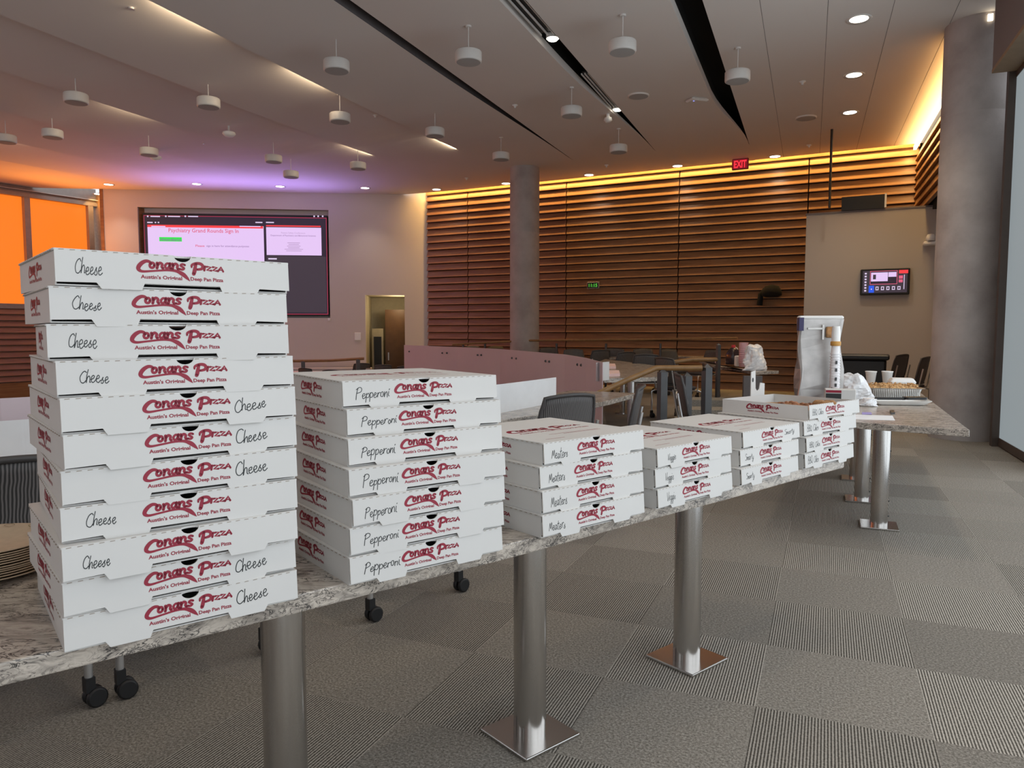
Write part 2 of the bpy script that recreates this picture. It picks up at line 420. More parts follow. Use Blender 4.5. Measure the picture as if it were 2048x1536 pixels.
GL = {
 'C': (.62, [[(.6, .85), (.45, 1), (.2, .85), (.05, .45), (.15, .1), (.4, .02), (.62, .2)]]),
 'h': (.4, [[(.12, 1.0), (.06, .5), (.03, 0), (.12, .35), (.25, .5), (.33, .35), (.33, .05), (.4, .05)]]),
 'e': (.42, [[(.03, .22), (.25, .27), (.31, .42), (.2, .5), (.07, .35), (.1, .06), (.25, .0), (.42, .15)]]),
 's': (.38, [[(.05, .15), (.25, .5), (.2, .3), (.32, .12), (.18, -.02), (.05, .06)]]),
 'P': (.6, [[(.18, .95), (.1, .4), (.08, -.1)], [(.05, .8), (.3, 1.), (.55, .85), (.5, .6), (.15, .45)]]),
 'p': (.4, [[(.05, .5), (.05, 0), (.03, -.4)], [(.05, .35), (.22, .52), (.36, .3), (.25, .05), (.06, .08)]]),
 'r': (.34, [[(.05, .5), (.06, 0), (.08, .3), (.2, .5), (.34, .45)]]),
 'o': (.38, [ring(.19, .25, .14, .23, 8)]),
 'n': (.4, [[(.05, .5), (.05, 0), (.08, .3), (.22, .5), (.32, .35), (.34, 0)]]),
 'i': (.2, [[(.06, .5), (.07, .1), (.18, .02)], [(.1, .72), (.13, .78)]]),
 'M': (.7, [[(.02, 0), (.1, .95), (.3, .25), (.45, 1), (.62, .05)]]),
 'a': (.42, [[(.33, .42), (.15, .5), (.03, .25), (.13, .0), (.3, .2), (.34, .48), (.35, .08), (.42, .03)]]),
 't': (.32, [[(.14, .95), (.12, .15), (.28, .02)], [(.0, .62), (.3, .66)]]),
 'V': (.46, [[(.0, .95), (.17, 0), (.46, 1)]]),
 'g': (.4, [[(.33, .45), (.15, .5), (.04, .25), (.17, .05), (.33, .3), (.33, .48), (.3, -.3), (.12, -.4), (.06, -.2), (.4, .1)]]),
 'B': (.52, [[(.08, 0), (.1, 1), (.4, .9), (.36, .6), (.12, .52), (.48, .4), (.45, .08), (.08, 0)]]),
 'Q': (.6, [ring(.27, .5, .24, .48, 9), [(.3, .25), (.55, -.1)]]),
 'k': (.4, [[(.05, 1), (.05, 0)], [(.35, .5), (.06, .22), (.38, 0)]]),
 'c': (.4, [[(.35, .42), (.15, .5), (.03, .25), (.15, .0), (.4, .1)]]),
 'S': (.52, [[(.5, .85), (.3, 1), (.08, .8), (.42, .42), (.38, .05), (.03, .1)]]),
 'y': (.4, [[(.02, .5), (.12, .1), (.3, .12), (.36, .5), (.25, -.35), (.05, -.35), (.4, .1)]]),
 'v': (.36, [[(.02, .5), (.16, .02), (.34, .5)]]),
 'u': (.42, [[(.04, .5), (.05, .1), (.2, .02), (.32, .5), (.34, .05), (.42, .05)]]),
 'm': (.55, [[(.04, .5), (.05, 0), (.1, .4), (.22, .48), (.26, 0), (.3, .4), (.43, .48), (.48, 0), (.55, .05)]]),
 ' ': (.35, [])}
def scrawl(word, seed):
    r = random.Random(seed); m = MB(); x = 0.; k = r.uniform(.88, 1.12)
    for ch in word:
        w, st = GL[ch]; yo = r.uniform(-.05, .05); sc = r.uniform(.88, 1.15)
        for s in st:
            ribbon(m, smooth_line([(x + p[0] * sc + p[1] * .16 + r.uniform(-.02, .02), yo + p[1] * sc * k + r.uniform(-.03, .03)) for p in s], 4), .075)
        x += w * sc + .01
    return m, x

# ------------------------------------------------------------------ the room
CZ = 4.8
B_ = at(855, 390, CZ).xy; A_ = at(207, 378, CZ).xy; C_ = at(1840, 291, CZ).xy
us = (C_ - B_).normalized(); ns = Vector((us.y, -us.x)); ns = ns if ns.y < 0 else -ns     # slat wall: along, into the room
ua = (B_ - A_).normalized(); na = Vector((ua.y, -ua.x))
PIT = -.45
RWW = -2.0                                                                                   # w of the right-hand wall
# floors
fr_edge = [(-8., 2.4), (-3.4, 2.9), (-2.4, 3.5), (-1.0, 5.0), (-.2, 6.0), (.35, 7.2), (.45, 9.0), (.48, 10.4), (.1, 11.9), (-.45, 13.3), (-2.6, 15.6), (-4.2, 19.6)]
main = [(-8., -.8), (2.5, -.8), VW(0, RWW - .3).xy[:], VW(17.5, RWW - .3).xy[:], tuple(C_ + us * 1.0 - ns * 1.), tuple(B_ - ns * .8)] + [fr_edge[-1]] + fr_edge[-2::-1]
structure(MB().prism([tuple(p) for p in main], -.6, 0.).build('floor', 'carpet'))
structure(MB().prism([(-16, 1.), (2, 1.), (2, 22), (-16, 22)], -.75, PIT).build('floor_lower', 'carpet'))

# ceiling: planks that fold apart towards the camera
fold_w = [1.16, 2.91, 4.65, 6.42, 8.2, 9.95, 11.75, 13.48, 15.2]
gap = {0: .31, 1: .25, 2: .15}
VE = 14.65
def vb(w):                                                          # where a plank meets the slat wall or the video wall
    best = 1e9
    for P, d, n, off in ((B_, us, ns, .22), (A_, ua, na, 0.)):
        P = P + n * off; o = VW(0, w).xy; dv = Vector((.3746, .9272))
        best = min(best, (P - o).dot(n) / dv.dot(n))
    return best
def taper(v, v1=11.2):
    t = min(1, max(0, (VE - v) / (VE - v1))); return t * t * (3 - 2 * t)
cl = MB(); NV = 46
def strip(mb, fa, fb, mat=0, v0=-3., zf=None):
    vs = []; fs = []
    for i in range(NV + 1):
        s_ = i / NV
        for f_ in (fa, fb):
            w0, z0 = f_(v0); v = v0 + (vb(w0) + .02 - v0) * s_; w, z = f_(v); vs.append(VW(v, w, z))
    for i in range(NV): fs.append((2 * i, 2 * i + 1, 2 * i + 3, 2 * i + 2))
    mb.add(vs, fs, mat)
strip(cl, lambda v: (RWW - .4, CZ), lambda v: (fold_w[0], CZ))
DROP = .12
for i, w0 in enumerate(fold_w):
    w1 = fold_w[i + 1] if i + 1 < len(fold_w) else 19.
    if i in gap:
        g = gap[i]; v1 = {0: 11.6, 1: 9.5, 2: 8.5}[i]
        strip(cl, lambda v, w0=w0, g=g, v1=v1: (w0 + .012 * (v < VE + .05) + g * taper(v, v1), CZ), lambda v, w1=w1, dl=(DROP if i == 2 else 0.): (w1, CZ - dl * taper(v, 9.)))
    else:
        dl = DROP if i + 1 < len(fold_w) else 0.
        strip(cl, lambda v, w0=w0: (w0, CZ), lambda v, w1=w1, dl=dl: (w1, CZ - dl * taper(v, 9.)))
        strip(cl, lambda v, w0=w0: (w0, CZ - DROP * taper(v, 9.)), lambda v, w0=w0: (w0 + .001, CZ))
structure(cl.build('ceiling', 'ceiling'))
for i in range(3):                                                   # dark voids above the three open joints
    mb = MB(); w0 = fold_w[i]; g = gap[i]
    strip(mb, lambda v: (w0, CZ), lambda v: (w0, CZ + .3)); strip(mb, lambda v: (w0 - .002, CZ + .3), lambda v: (w0 + g + .03, CZ + .3)); strip(mb, lambda v: (w0 + g + .03, CZ + .3), lambda v: (w0 + g + .03, CZ + .001))
    structure(mb.build('ceiling_slot', 'black_matte' if i < 2 else 'slot_grey'))
# pale lip of the widest joint and fine seams right of it
for i, v1 in ((0, 11.6), (1, 9.5)):
    mb = MB(); w0 = fold_w[i]; g = gap[i]
    fa = lambda v: (w0 + .012 + g * taper(v, v1), CZ); fb = lambda v: (w0 + .012 + g * taper(v, v1) - .004, CZ + .10 * taper(v, v1) + .001)
    strip(mb, fa, fb); structure(mb.build('ceiling_slot_lip', 'ceiling'))
mb = MB()
for w in (.59, -.09, -.75, -1.4):
    strip(mb, lambda v: (w, CZ - .001), lambda v: (w + .005, CZ - .001))
structure(mb.build('ceiling_seam', 'slot_grey'))

# slat wall with the warm cove above it
def wall_T(P, u, n): return Matrix(((u.x, n.x, 0, P.x), (u.y, n.y, 0, P.y), (0, 0, 1, 0), (0, 0, 0, 1)))
def slats(mb, x0, x1, z0, z1, pitch=.178, out=.075, T=None):
    k = 0; z = z1
    while z - pitch > z0 - .02:
        a = z - .004; b = z - pitch + .012
        prof = [(.012, a), (.022, a), (out, b + .012), (out, b), (.012, b)]
        ra = [(x0, y, zz) for y, zz in prof]; rb = [(x1, y, zz) for y, zz in prof]
        mb.rings([ra, rb], 0, T); z -= pitch; k += 1
TS = wall_T(B_, us, ns); LS = (C_ - B_).length
structure(MB().box((LS / 2, -.12, 2.2), (LS + .6, .2, 6.2)).build('wall_back', 'black_matte', T=TS))
jx = []
for p in (937, 1135, 1361, 1619):
    d = ray(p, 330); d = Vector((d.x, d.y)); cr = lambda a, b: a.x * b.y - a.y * b.x
    jx.append(cr(B_, d) / -cr(us, d))
ed = [.0] + jx + [LS]
for i in range(len(ed) - 1):
    mb = MB(); slats(mb, ed[i] + .012, ed[i + 1] - .012, -.5, CZ - .02)
    structure(mb.build('wall_back_slats', 'slat_red' if i < 2 else 'slat', T=TS))
structure(MB().box((LS / 2, .02, 5.02), (LS, .10, .5)).build('wall_back_cove', 'slat', T=TS))
structure(MB().box((LS / 2, .12, CZ + .30), (LS, .4, .04)).box((LS / 2, .3, CZ + .15), (LS, .03, .3)).build('ceiling_cove', 'ceiling', T=TS))
for k in range(8):
    tag(MB().box((LS * (k + .5) / 8, .235, CZ + .10), (LS / 8 - .04, .03, .05)).build('cove_strip_light', 'cove', T=TS),
        'warm strip light hidden in the cove above the slatted wall', 'strip light', 'cove strips above the slatted wall')
pc = B_ + us * (LS / 2) + ns * .17
o = area('cove_glow', Vector((pc.x, pc.y, CZ + .16)), Vector((-ns.x * .25, -ns.y * .25, -1)), LS, .08, 170, (1.0, .58, .15))
o.rotation_euler = (Matrix.Rotation(math.atan2(us.y, us.x), 3, 'Z') @ Matrix.Rotation(R(-14), 3, 'X')).to_euler()

# right wall beyond the column: slats and a cove light along the ceiling
Pr = VW(9.6, RWW).xy; ur = Vector((.3746, .9272)); nr = Vector((-.9272, .3746)); LR = (C_ - Pr).dot(ur) + .2
Pr2 = Vector(C_ - ur * ((C_ - Pr).dot(ur))); TR = wall_T(Pr2, ur, nr)
structure(MB().box((LR / 2 + .5, -.14, 4.2), (LR - .6, .2, 1.7)).box((LR - .55, -.14, 1.6), (1.5, .2, 3.6)).build('wall_right', 'black_matte', T=TR))
structure(MB().box((LR / 2 - .6, -.52, 1.7), (LR + .6, .1, 3.9)).build('wall_right_lower', 'wall_grey', T=TR))
mb = MB(); slats(mb, .9, LR - .22, 3.35, CZ - .12); slats(mb, LR - 1.35, LR - .22, -.2, 3.35); structure(mb.build('wall_right_slats', 'slat', T=TR))
tag(MB().box((LR / 2 - .1, .10, CZ - .07), (LR - .5, .05, .07)).build('cove_strip_light', 'coolstrip', T=TR), 'bright strip light along the side wall behind the near column', 'strip light')
pr = Pr2 + ur * (LR / 2) + nr * .2
area('side_cove_glow', Vector((pr.x, pr.y, CZ - .12)), Vector((0, 0, -1)), .1, LR - .6, 30, (1.0, .62, .22)).rotation_euler = (0, 0, math.atan2(ur.y, ur.x) - R(90))
area('side_cove_wash', Vector((pr.x, pr.y, CZ - .16)), Vector((0, 0, 1)), .1, LR - .6, 14, (1.0, .55, .16)).rotation_euler = (R(180), 0, math.atan2(ur.y, ur.x) - R(90))

# window wall on the right, bulkhead above it
def vwbox(mb, v0, v1, w0, w1, z0, z1, mat=0):
    mb.prism([VW(v0, w0).xy[:], VW(v0, w1).xy[:], VW(v1, w1).xy[:], VW(v1, w0).xy[:]], z0, z1, mat)
wn = thing('window_1', VW(4, RWW), 'tall frosted window wall glowing with daylight beside the aisle', 'window'); wn['kind'] = 'structure'; del wn['category']
inv = Matrix.Translation(-VW(4, RWW))
mb = MB(); vwbox(mb, 7.9, 9.5, -1.97, -1.99, .1, 4.0)
mb.build('frosted_pane', 'window', wn, inv)
mb = MB(); vwbox(mb, -2.5, 7.9, -1.97, -1.99, .1, 4.0)
mb.build('window_glass', 'window_bright', wn, inv)
mb = MB()
for v in (9.52, 7.9, 6.3, 4.7, 3.1, 1.5, -.1, -1.7): vwbox(mb, v - .05, v + .05, -1.90 if v > 9 else -1.962, -2.07, 0., 4.1)
for z in (.06, 4.02): vwbox(mb, -2.5, 9.5, -1.962, -2.07, z - .05, z + .04)
mb.build('window_frame', 'mullion', wn, inv)
mb = MB(); vwbox(mb, -3, 9.45, -1.74, -2.3, 4.06, CZ, 0); vwbox(mb, -3, 9.45, -1.735, -2.3, 4.03, 4.07, 1)
structure(mb.build('trim_1', ['bulkhead', 'bulkhead_wood']))

# unseen wall behind left of the viewpoint, added to darken the boxes' left sides
structure(MB().box((-7.2, -2.6, 2.2), (12.2, .2, 5.6)).build('wall_rear_blocker', 'wall'))
# columns
def column(px0, px1, Y, seam, name='column'):
    a, b = atd(px0, 700, Y), atd(px1, 700, Y); r = (b.x - a.x) / 2; c = (a + b) / 2
    mb = MB(); mb.lathe([(r, -.5 if Y > 14 else 0.), (r, seam - .012), (r * .992, seam - .008), (r * .992, seam + .004), (r, seam + .008), (r, CZ + .25)], 48)
    o = mb.build(name, 'concrete'); o.location = (c.x, c.y, 0); return structure(o)
column(1871, 1992, 8.75, 3.75)
column(1020, 1078, 16.3, 3.4)

# video wall side: wall with a screen recess and a door opening
def wl_x(px): # distance along the video wall of a photo column
    d = ray(px, 500); d = Vector((d.x, d.y)); cr = lambda a, b: a.x * b.y - a.y * b.x
    return cr(A_, d) / -cr(ua, d)
def wl_z(px, py):
    d = ray(px, py); p = A_ + ua * wl_x(px); return CH + d.z * p.y / d.y
TA = wall_T(A_, ua, na); LA = (B_ - A_).length
sx0, sx1 = wl_x(278), wl_x(658); sz0, sz1 = wl_z(650, 636), wl_z(470, 417)
dx0, dx1 = wl_x(729), wl_x(808); dz1 = wl_z(770, 590)
mb = MB()
for (x0, x1, z0, z1) in ((-.02, sx0, PIT, CZ + .1), (sx0, sx1, PIT, sz0), (sx0, sx1, sz1, CZ + .1), (sx1, dx0, PIT, CZ + .1), (dx0, dx1, dz1, CZ + .1), (dx1, LA, PIT, CZ + .1)):
    mb.box(((x0 + x1) / 2, -.15, (z0 + z1) / 2), (x1 - x0, .3, z1 - z0))
mb.box(((sx0 + sx1) / 2, -.24, (sz0 + sz1) / 2), (sx1 - sx0, .1, sz1 - sz0))
structure(mb.build('wall_left', 'wall', T=TA))
structure(MB().box((-.06, -.30, 2.2), (.08, .62, 5.3)).build('trim_2', 'panelwood', T=TA))
# door recess
mb = MB(); W = dx1 - dx0
mb.box((dx0 - .03, -1.0, 1.2), (.06, 1.7, 3.4)); mb.box((dx1 + .03, -1.0, 1.2), (.06, 1.7, 3.4)); mb.box((dx0 + W / 2, -1.0, dz1 + .05), (W + .1, 1.7, .1)); mb.box((dx0 + W / 2, -1.85, 1.2), (W + .1, .1, 3.4))
structure(mb.build('wall_recess', 'recess', T=TA))
dr = thing('door_1', (A_.x, A_.y, 0), 'brown wood door inside the recess', 'door'); dr['kind'] = 'structure'; del dr['category']
dr.matrix_world = TA
MB().box((dx0 + W * .70, -1.2, (PIT + dz1 - .35) / 2), (W * .56, .05, dz1 - .35 - PIT)).build('door_leaf', 'door_wood', dr)
MB().box((dx0 + W * .22, -1.1, (PIT + 1.35) / 2), (W * .30, .05, 1.3 - PIT)).build('door_side_frame', 'recess', dr)
MB().box((dx0 + W * .22, -1.07, (PIT + 1.1) / 2 + .05), (W * .20, .03, 1.0 - PIT)).build('door_side_glass', 'black', dr)
MB().box((dx0 + W * .5, -1.17, .55), (.03, .03, .22)).build('door_handle', 'tube', dr)
l = bpy.data.lights.new('recess_lamp', 'POINT'); l.energy = 9; l.color = (1, .8, .5); l.shadow_soft_size = .08
o = bpy.data.objects.new('recess_lamp', l); col.objects.link(o); pz = TA @ Vector((dx0 + W * .8, -.55, dz1 - .25)); o.location = pz

# the LED video wall
vs = thing('video_wall', (A_.x, A_.y, 0), 'large lit video wall showing a sign-in slide set into the far wall', 'screen'); vs.matrix_world = TA
fx0, fx1 = wl_x(287), wl_x(655); fz0, fz1 = wl_z(650, 632), wl_z(470, 428)
MB().box(((fx0 + fx1) / 2, -.10, (fz0 + fz1) / 2), (fx1 - fx0, .16, fz1 - fz0)).build('screen_housing', 'black', vs)
def sp(px, py): return wl_x(px), wl_z(px, py)
scr = MB(); yy = -.018
SM = ['s_black', 's_grey', 's_lilac', 's_red', 's_green', 's_rose', 's_violet', 's_mid', 's_white', 's_rim']
def srect(x0, y0, x1, y1, mat, dy):
    (a, b), (c, d) = sp(x0, y0), sp(x1, y1)
    scr.add([(a, yy + dy, d), (c, yy + dy, d), (c, yy + dy, b), (a, yy + dy, b)], [(0, 1, 2, 3)], SM.index(mat))
def stext(s, x0, x1, y, h, mat, bold=.0, dy=.008):
    g = text_geo(s, 1., bold); xs = [v[0] for v in g.v]
    (a, zb), (c, _) = sp(x0, y), sp(x1, y); k = (c - a) / (max(xs) - min(xs)); hz = abs(sp(x0, y - h)[1] - zb) / .72
    T = Matrix(((k, 0, 0, a - min(xs) * k), (0, 0, 1, yy + dy), (0, hz, 0, zb), (0, 0, 0, 1)))
    scr.merge(g, SM.index(mat), T)
srect(289, 430, 654, 629, 's_rim', 0); srect(290.2, 431.2, 652.8, 627.8, 's_black', .003)
srect(533, 512, 651, 625, 's_grey', .004)
srect(296, 449, 528, 600, 's_lilac', .004)
srect(296, 449, 527, 457, 's_red', .005); srect(533, 450, 642, 454, 's_red', .005); srect(533, 454, 643, 511, 's_lilac', .004)
stext('Psychiatry Grand Rounds Sign In', 338, 478, 464, 8, 's_rose', .01)
srect(319, 474, 364, 483, 's_green', .006); stext('Attendance', 321, 362, 481.5, 6, 's_violet', .01)
stext('Please', 391, 409, 493.5, 4.5, 's_rose', .012); stext('sign in here for attendance purposes', 413, 498, 493.5, 4, 's_violet')
stext('Patient Safety Conference', 563, 611, 467, 3.2, 's_mid'); stext('Department of Psychiatry and Behavioral Sciences', 542, 632, 472, 3.2, 's_violet')
for k, (a, b) in enumerate(((575, 600), (577, 598), (574, 601), (576, 599), (569, 606), (572, 603))): srect(a, 485 + k * 3.2, b, 486.4 + k * 3.2, 's_mid', .006)
for a, b in ((303, 322), (338, 362), (378, 398)): srect(a, 431.5, b, 434, 's_white', .006)
for a in (296, 332, 371, 628, 636, 645): srect(a, 430.8, a + 3, 434, 's_white', .006)
for a, b in ((296, 307), (311, 314), (317, 320), (512, 526), (533, 549)): srect(a, 443.5, b, 446, 's_white', .006)
for a, b in ((304, 332), (480, 522)): srect(a, 451.5, b, 454, 's_lilac', .007)
srect(536, 516, 553, 519, 's_white', .006)
scr.build('display', SM, vs)
# wall plates
for px, py, lab in ((713, 673, 'small white switch plate on the pale wall beside the door recess'), (656, 639, 'tiny white sensor on the pale wall below the video wall corner')):
    x, z = sp(px, py); tag(MB().bevbox((x, .012, z), (.16 if px > 700 else .06, .024, .2 if px > 700 else .06), .006).build('wall_plate', 'foam', T=TA), lab, 'wall plate')

# orange window wall on the far left
Pl0 = at(0, 366, CZ).xy; Pl1 = at(195, 395, CZ).xy; ul = (Pl1 - Pl0).normalized(); nl = Vector((ul.y, -ul.x))
TL = wall_T(Pl0, ul, nl)
def ll_x(px):
    d = ray(px, 500); d = Vector((d.x, d.y)); cr = lambda a, b: a.x * b.y - a.y * b.x
    return cr(Pl0, d) / -cr(ul, d)
def ll_z(px, py):
    d = ray(px, py); p = Pl0 + ul * ll_x(px); return CH + d.z * p.y / d.y
lw1 = ll_x(196); zb = ll_z(20, 609); zt = ll_z(20, 388)
structure(MB().box(((lw1 - 17) / 2, -.15, (zb - .5) / 2 - .05), (lw1 + 17, .2, zb + .5 - .1)).box(((lw1 - 17) / 2, -.15, (zt + CZ + .2) / 2), (lw1 + 17, .3, CZ - zt + .2)).build('wall_side', 'alu', T=TL))
w2 = thing('window_2', (Pl0.x, Pl0.y, 0), 'orange tinted window bay', 'window'); w2['kind'] = 'structure'; del w2['category']; w2.matrix_world = TL
mb = MB()
for a, b in ((-16.8, -13.2), (-13., -10.), (-9.8, -6.6), (-6.4, -3.2), (-3., ll_x(51)), (ll_x(63), ll_x(180))): mb.box(((a + b) / 2, -.10, (zb + zt) / 2), (b - a, .03, zt - zb))  # bays out of view added to close off the left and tint its light
mb.build('window_shade', 'orange', w2)
mb = MB()
for x in (ll_x(57), ll_x(183), -3.1, -6.5, -9.9, -13.1): mb.box((x, -.03, (zb + zt) / 2), (.13, .16, zt - zb))
mb.box(((lw1 - 17) / 2, -.02, zt + .03), (lw1 + 17, .16, .09)); mb.box(((lw1 - 17) / 2, -.02, zb - .04), (lw1 + 17, .16, .12))
mb.build('window_frame', 'alu', w2)
structure(MB().box(((lw1 - 17) / 2, .04, (zt + CZ) / 2 + .02), (lw1 + 17, .12, CZ - zt - .22)).build('trim_3', 'wall', T=TL))
mb = MB(); zs = ll_z(20, 765); slats(mb, -6., lw1, zs, zb - .1, .15, .07); structure(mb.build('wall_side_slats', 'slat_red', T=TL))
structure(MB().box(((lw1 - 17) / 2, .03, (zs - .6) / 2), (lw1 + 17, .1, zs + .6)).build('wall_side_panel', 'panelwood', T=TL))
pe = Pl0 + ul * (lw1 + .25)
structure(MB().box((lw1 + .25, .6, 2.2), (.5, 2.6, 5.4)).build('wall_side_return', 'panelwood', T=TL))
area('wood_return_glow', (TL @ Vector((lw1 - .25, .35, CZ - .1))), Vector((ul.x, ul.y, -1)), .3, .3, 4, (1, .6, .2))

# partition with the touch panel
pP = Vector((6.43, 13.2)); Tp = wall_T(pP, us, ns)
def p_x(px):
    d = ray(px, 500); d = Vector((d.x, d.y)); cr = lambda a, b: a.x * b.y - a.y * b.x
    return cr(pP, d) / -cr(us, d)
def p_z(px, py):
    d = ray(px, py); p = pP + us * p_x(px); return CH + d.z * p.y / d.y
px0, px1, pz1 = p_x(1611), p_x(1892), p_z(1740, 422)
structure(MB().box(((px0 + px1) / 2, -.1, pz1 / 2), (px1 - px0, .2, pz1)).build('wall_partition', 'wall_grey', T=Tp))
structure(MB().box(((px0 + px1) / 2, -.1, pz1 + .015), (px1 - px0 + .02, .24, .03)).build('trim_4', 'bulkhead', T=Tp))

# ------------------------------------------------------------------ pizza boxes
BW, BD, BH = .406, .406, .0617
def flap_y(z): return -.0012 - .0045 * (1 - z / BH)
def box_parts(word, side, seed, top_print):
    r = random.Random(seed)
    # tray
    tr = MB(); t = .0025; h = BH - .004
    tr.box((BW / 2, BD / 2, t / 2), (BW - .004, BD - .006, t)); tr.box((BW / 2, BD - t, h / 2), (BW - .004, t, h))
    for x in (.002, BW - .002): tr.box((x, BD / 2 + .001, h / 2), (t, BD - .006, h))
    tr.box((BW / 2, .002 + t / 2, .024), (BW - .006, t, .034))
    k = .000268
    yb = BD * .70
    T = Matrix(((0, 0, 1, .0003), (-k, 0, 0, yb), (0, k, 0, .034), (0, 0, 0, 1)))
    tr.merge(LOGO, 1, T)
    # lid
    lid = MB(); n = 40; poly = [(0, 0)]
    x0 = BW / 2 - .016
    poly = [(-.001, -.001), (x0, -.001)] + [(BW / 2 - .016 * math.cos(a * math.pi / 8), -.001 + .010 * math.sin(a * math.pi / 8)) for a in range(1, 8)] + [(BW / 2 + .016, -.001), (BW + .001, -.001), (BW + .001, BD)]
    poly += [(-.001, BD)]
    for j in range(40):                                            # serrated fold on the left edge
        y = BD - (j + .5) * (BD / 40); poly.append((-.001 - (.0012 if j % 2 else 0.), y))
    lid.prism(poly, BH - .0035, BH - .0001)
    for xx in (.0, BW):
        for j in range(19): lid.box((xx + (-.0022 if xx == 0 else .0022), .02 + j * .0205, BH - .0030), (.0012, .009, .0016), mat=2)
    if top_print:
        kk = .00052
        lid.merge(LOGO, 1, Matrix.Translation((BW * .12, BD * .50, BH)) @ Matrix.Diagonal((kk, kk * 1.15, 1, 1)))
        for a, b, y in ((.30, .80, .26), (.42, .80, .235), (.12, .30, .10)):
            lid.add([(BW * a, BD * y, BH), (BW * b, BD * y, BH), (BW * b, BD * y + .003, BH), (BW * a, BD * y + .003, BH)], [(0, 1, 2, 3)], 1)
    # front flap outline in (x, z)
    b0, tb, mid = .0052, -.0048, .0080
    dz = r.uniform(-.0012, .0012)
    pl = [(0, b0), (.150 * BW, b0 + .0012), (.168 * BW, tb + dz), (.325 * BW, tb + dz), (.338 * BW, mid), (.662 * BW, mid), (.675 * BW, tb - dz), (.832 * BW, tb - dz), (.85 * BW, b0 + .0012), (BW, b0), (BW, BH - .001), (BW - .001, BH),
          (BW / 2 + .0155, BH)] + [(BW / 2 + .0155 * math.cos(a * math.pi / 10), BH - .0115 * math.sin(a * math.pi / 10)) for a in range(1, 10)] + [(BW / 2 - .0155, BH), (.001, BH), (0, BH - .001)]
    ff = MB(); n = len(pl)
    fr = [(x, flap_y(z) - .0012, z) for x, z in pl]; bk = [(x, flap_y(z) + .0012, z) for x, z in pl]
    ff.add(fr, [tuple(range(n))]); ff.add(bk, [tuple(range(n - 1, -1, -1))])
    ff.add(fr + bk, [((i + 1) % n, i, n + i, n + (i + 1) % n) for i in range(n)], 3)
    def onf(g, kx, kz, x, z, mat, rot=0.):
        ca, sa = math.cos(rot), math.sin(rot)
        vs = []
        for v in g.v:
            a, b = v[0] * kx, v[1] * kz; X = x + a * ca - b * sa; Z = z + a * sa + b * ca
            vs.append((X, flap_y(Z) - .0015, Z))
        ff.add(vs, g.f, mat)
    onf(LOGO, k, k, .306 * BW, .0365, 1)
    for j in range(24):                                            # perforated fold
        xx = .006 + j * (BW - .012) / 24
        if abs(xx + .005 - BW / 2) < .021: continue
        z = BH - .0022; ff.add([(xx, flap_y(z) - .0015, z - .0006), (xx + .0085, flap_y(z) - .0015, z - .0002), (xx + .0078, flap_y(z) - .0015, z + .0010), (xx + .0008, flap_y(z) - .0015, z + .0008)], [(0, 1, 2, 3)], 4)
    if word:
        g, w = scrawl(word, seed); tw, u0, z0, rot, hs = side
        onf(g, tw / w, hs, u0 * BW, z0, 2, rot)
    return tr, lid, ff
L_ = lambda r: (.058 + r * .006, .065 + r * .02, .020 + r * .006, 0., .024)
STK = [
 ('Cheese', 'the tallest stack', [(-.763, 1.2359, 49.5), (-.7734, 1.2341, 51.6), (-.7789, 1.2326, 54.9), (-.76, 1.2223, 51.8), (-.7522, 1.2168, 50.7), (-.7499, 1.217, 49.9), (-.7567, 1.2179, 52.2), (-.7583, 1.2142, 52.9), (-.747, 1.1945, 50.5), (-.7523, 1.2009, 50.0), (-.7557, 1.2039, 51.8)]),
 ('Pepperoni', 'its stack of seven', [(-.378, 1.629, 55.9), (-.3655, 1.6129, 55.4), (-.3571, 1.5833, 54.2), (-.3503, 1.5549, 54.6), (-.3404, 1.5418, 51.8), (-.3465, 1.5391, 52.7), (-.3465, 1.5328, 51.9)]),
 ('Meaters', 'its stack of four', [(.0819, 1.9264, 49.7), (.0715, 1.9144, 50.6), (.0779, 1.8997, 49.8), (.0777, 1.8915, 50.1)]),
 ('Veggie', 'its stack of three', [(.4392, 2.2125, 48.6), (.4331, 2.2099, 49.3), (.4406, 2.2033, 48.7)]),
 ('Smarty', 'its stack of three', [(.8151, 2.5815, 48.4), (.8009, 2.5626, 49.2), (.7976, 2.5349, 48.1)]),
 ('BBQ Chkn', 'the last stack', [(1.1793, 2.9071, 51.3), (1.1505, 2.8848, 52.2), (1.1527, 2.86, 49.3), (1.1438, 2.8482, 49.8)])]
ORD = ['top', 'second from the top', 'third from the top', 'fourth from the top', 'fifth from the top', 'sixth from the top', 'fifth from the bottom', 'fourth from the bottom', 'third from the bottom', 'second from the bottom', 'bottom']
TT = .74
rl = random.Random(3)
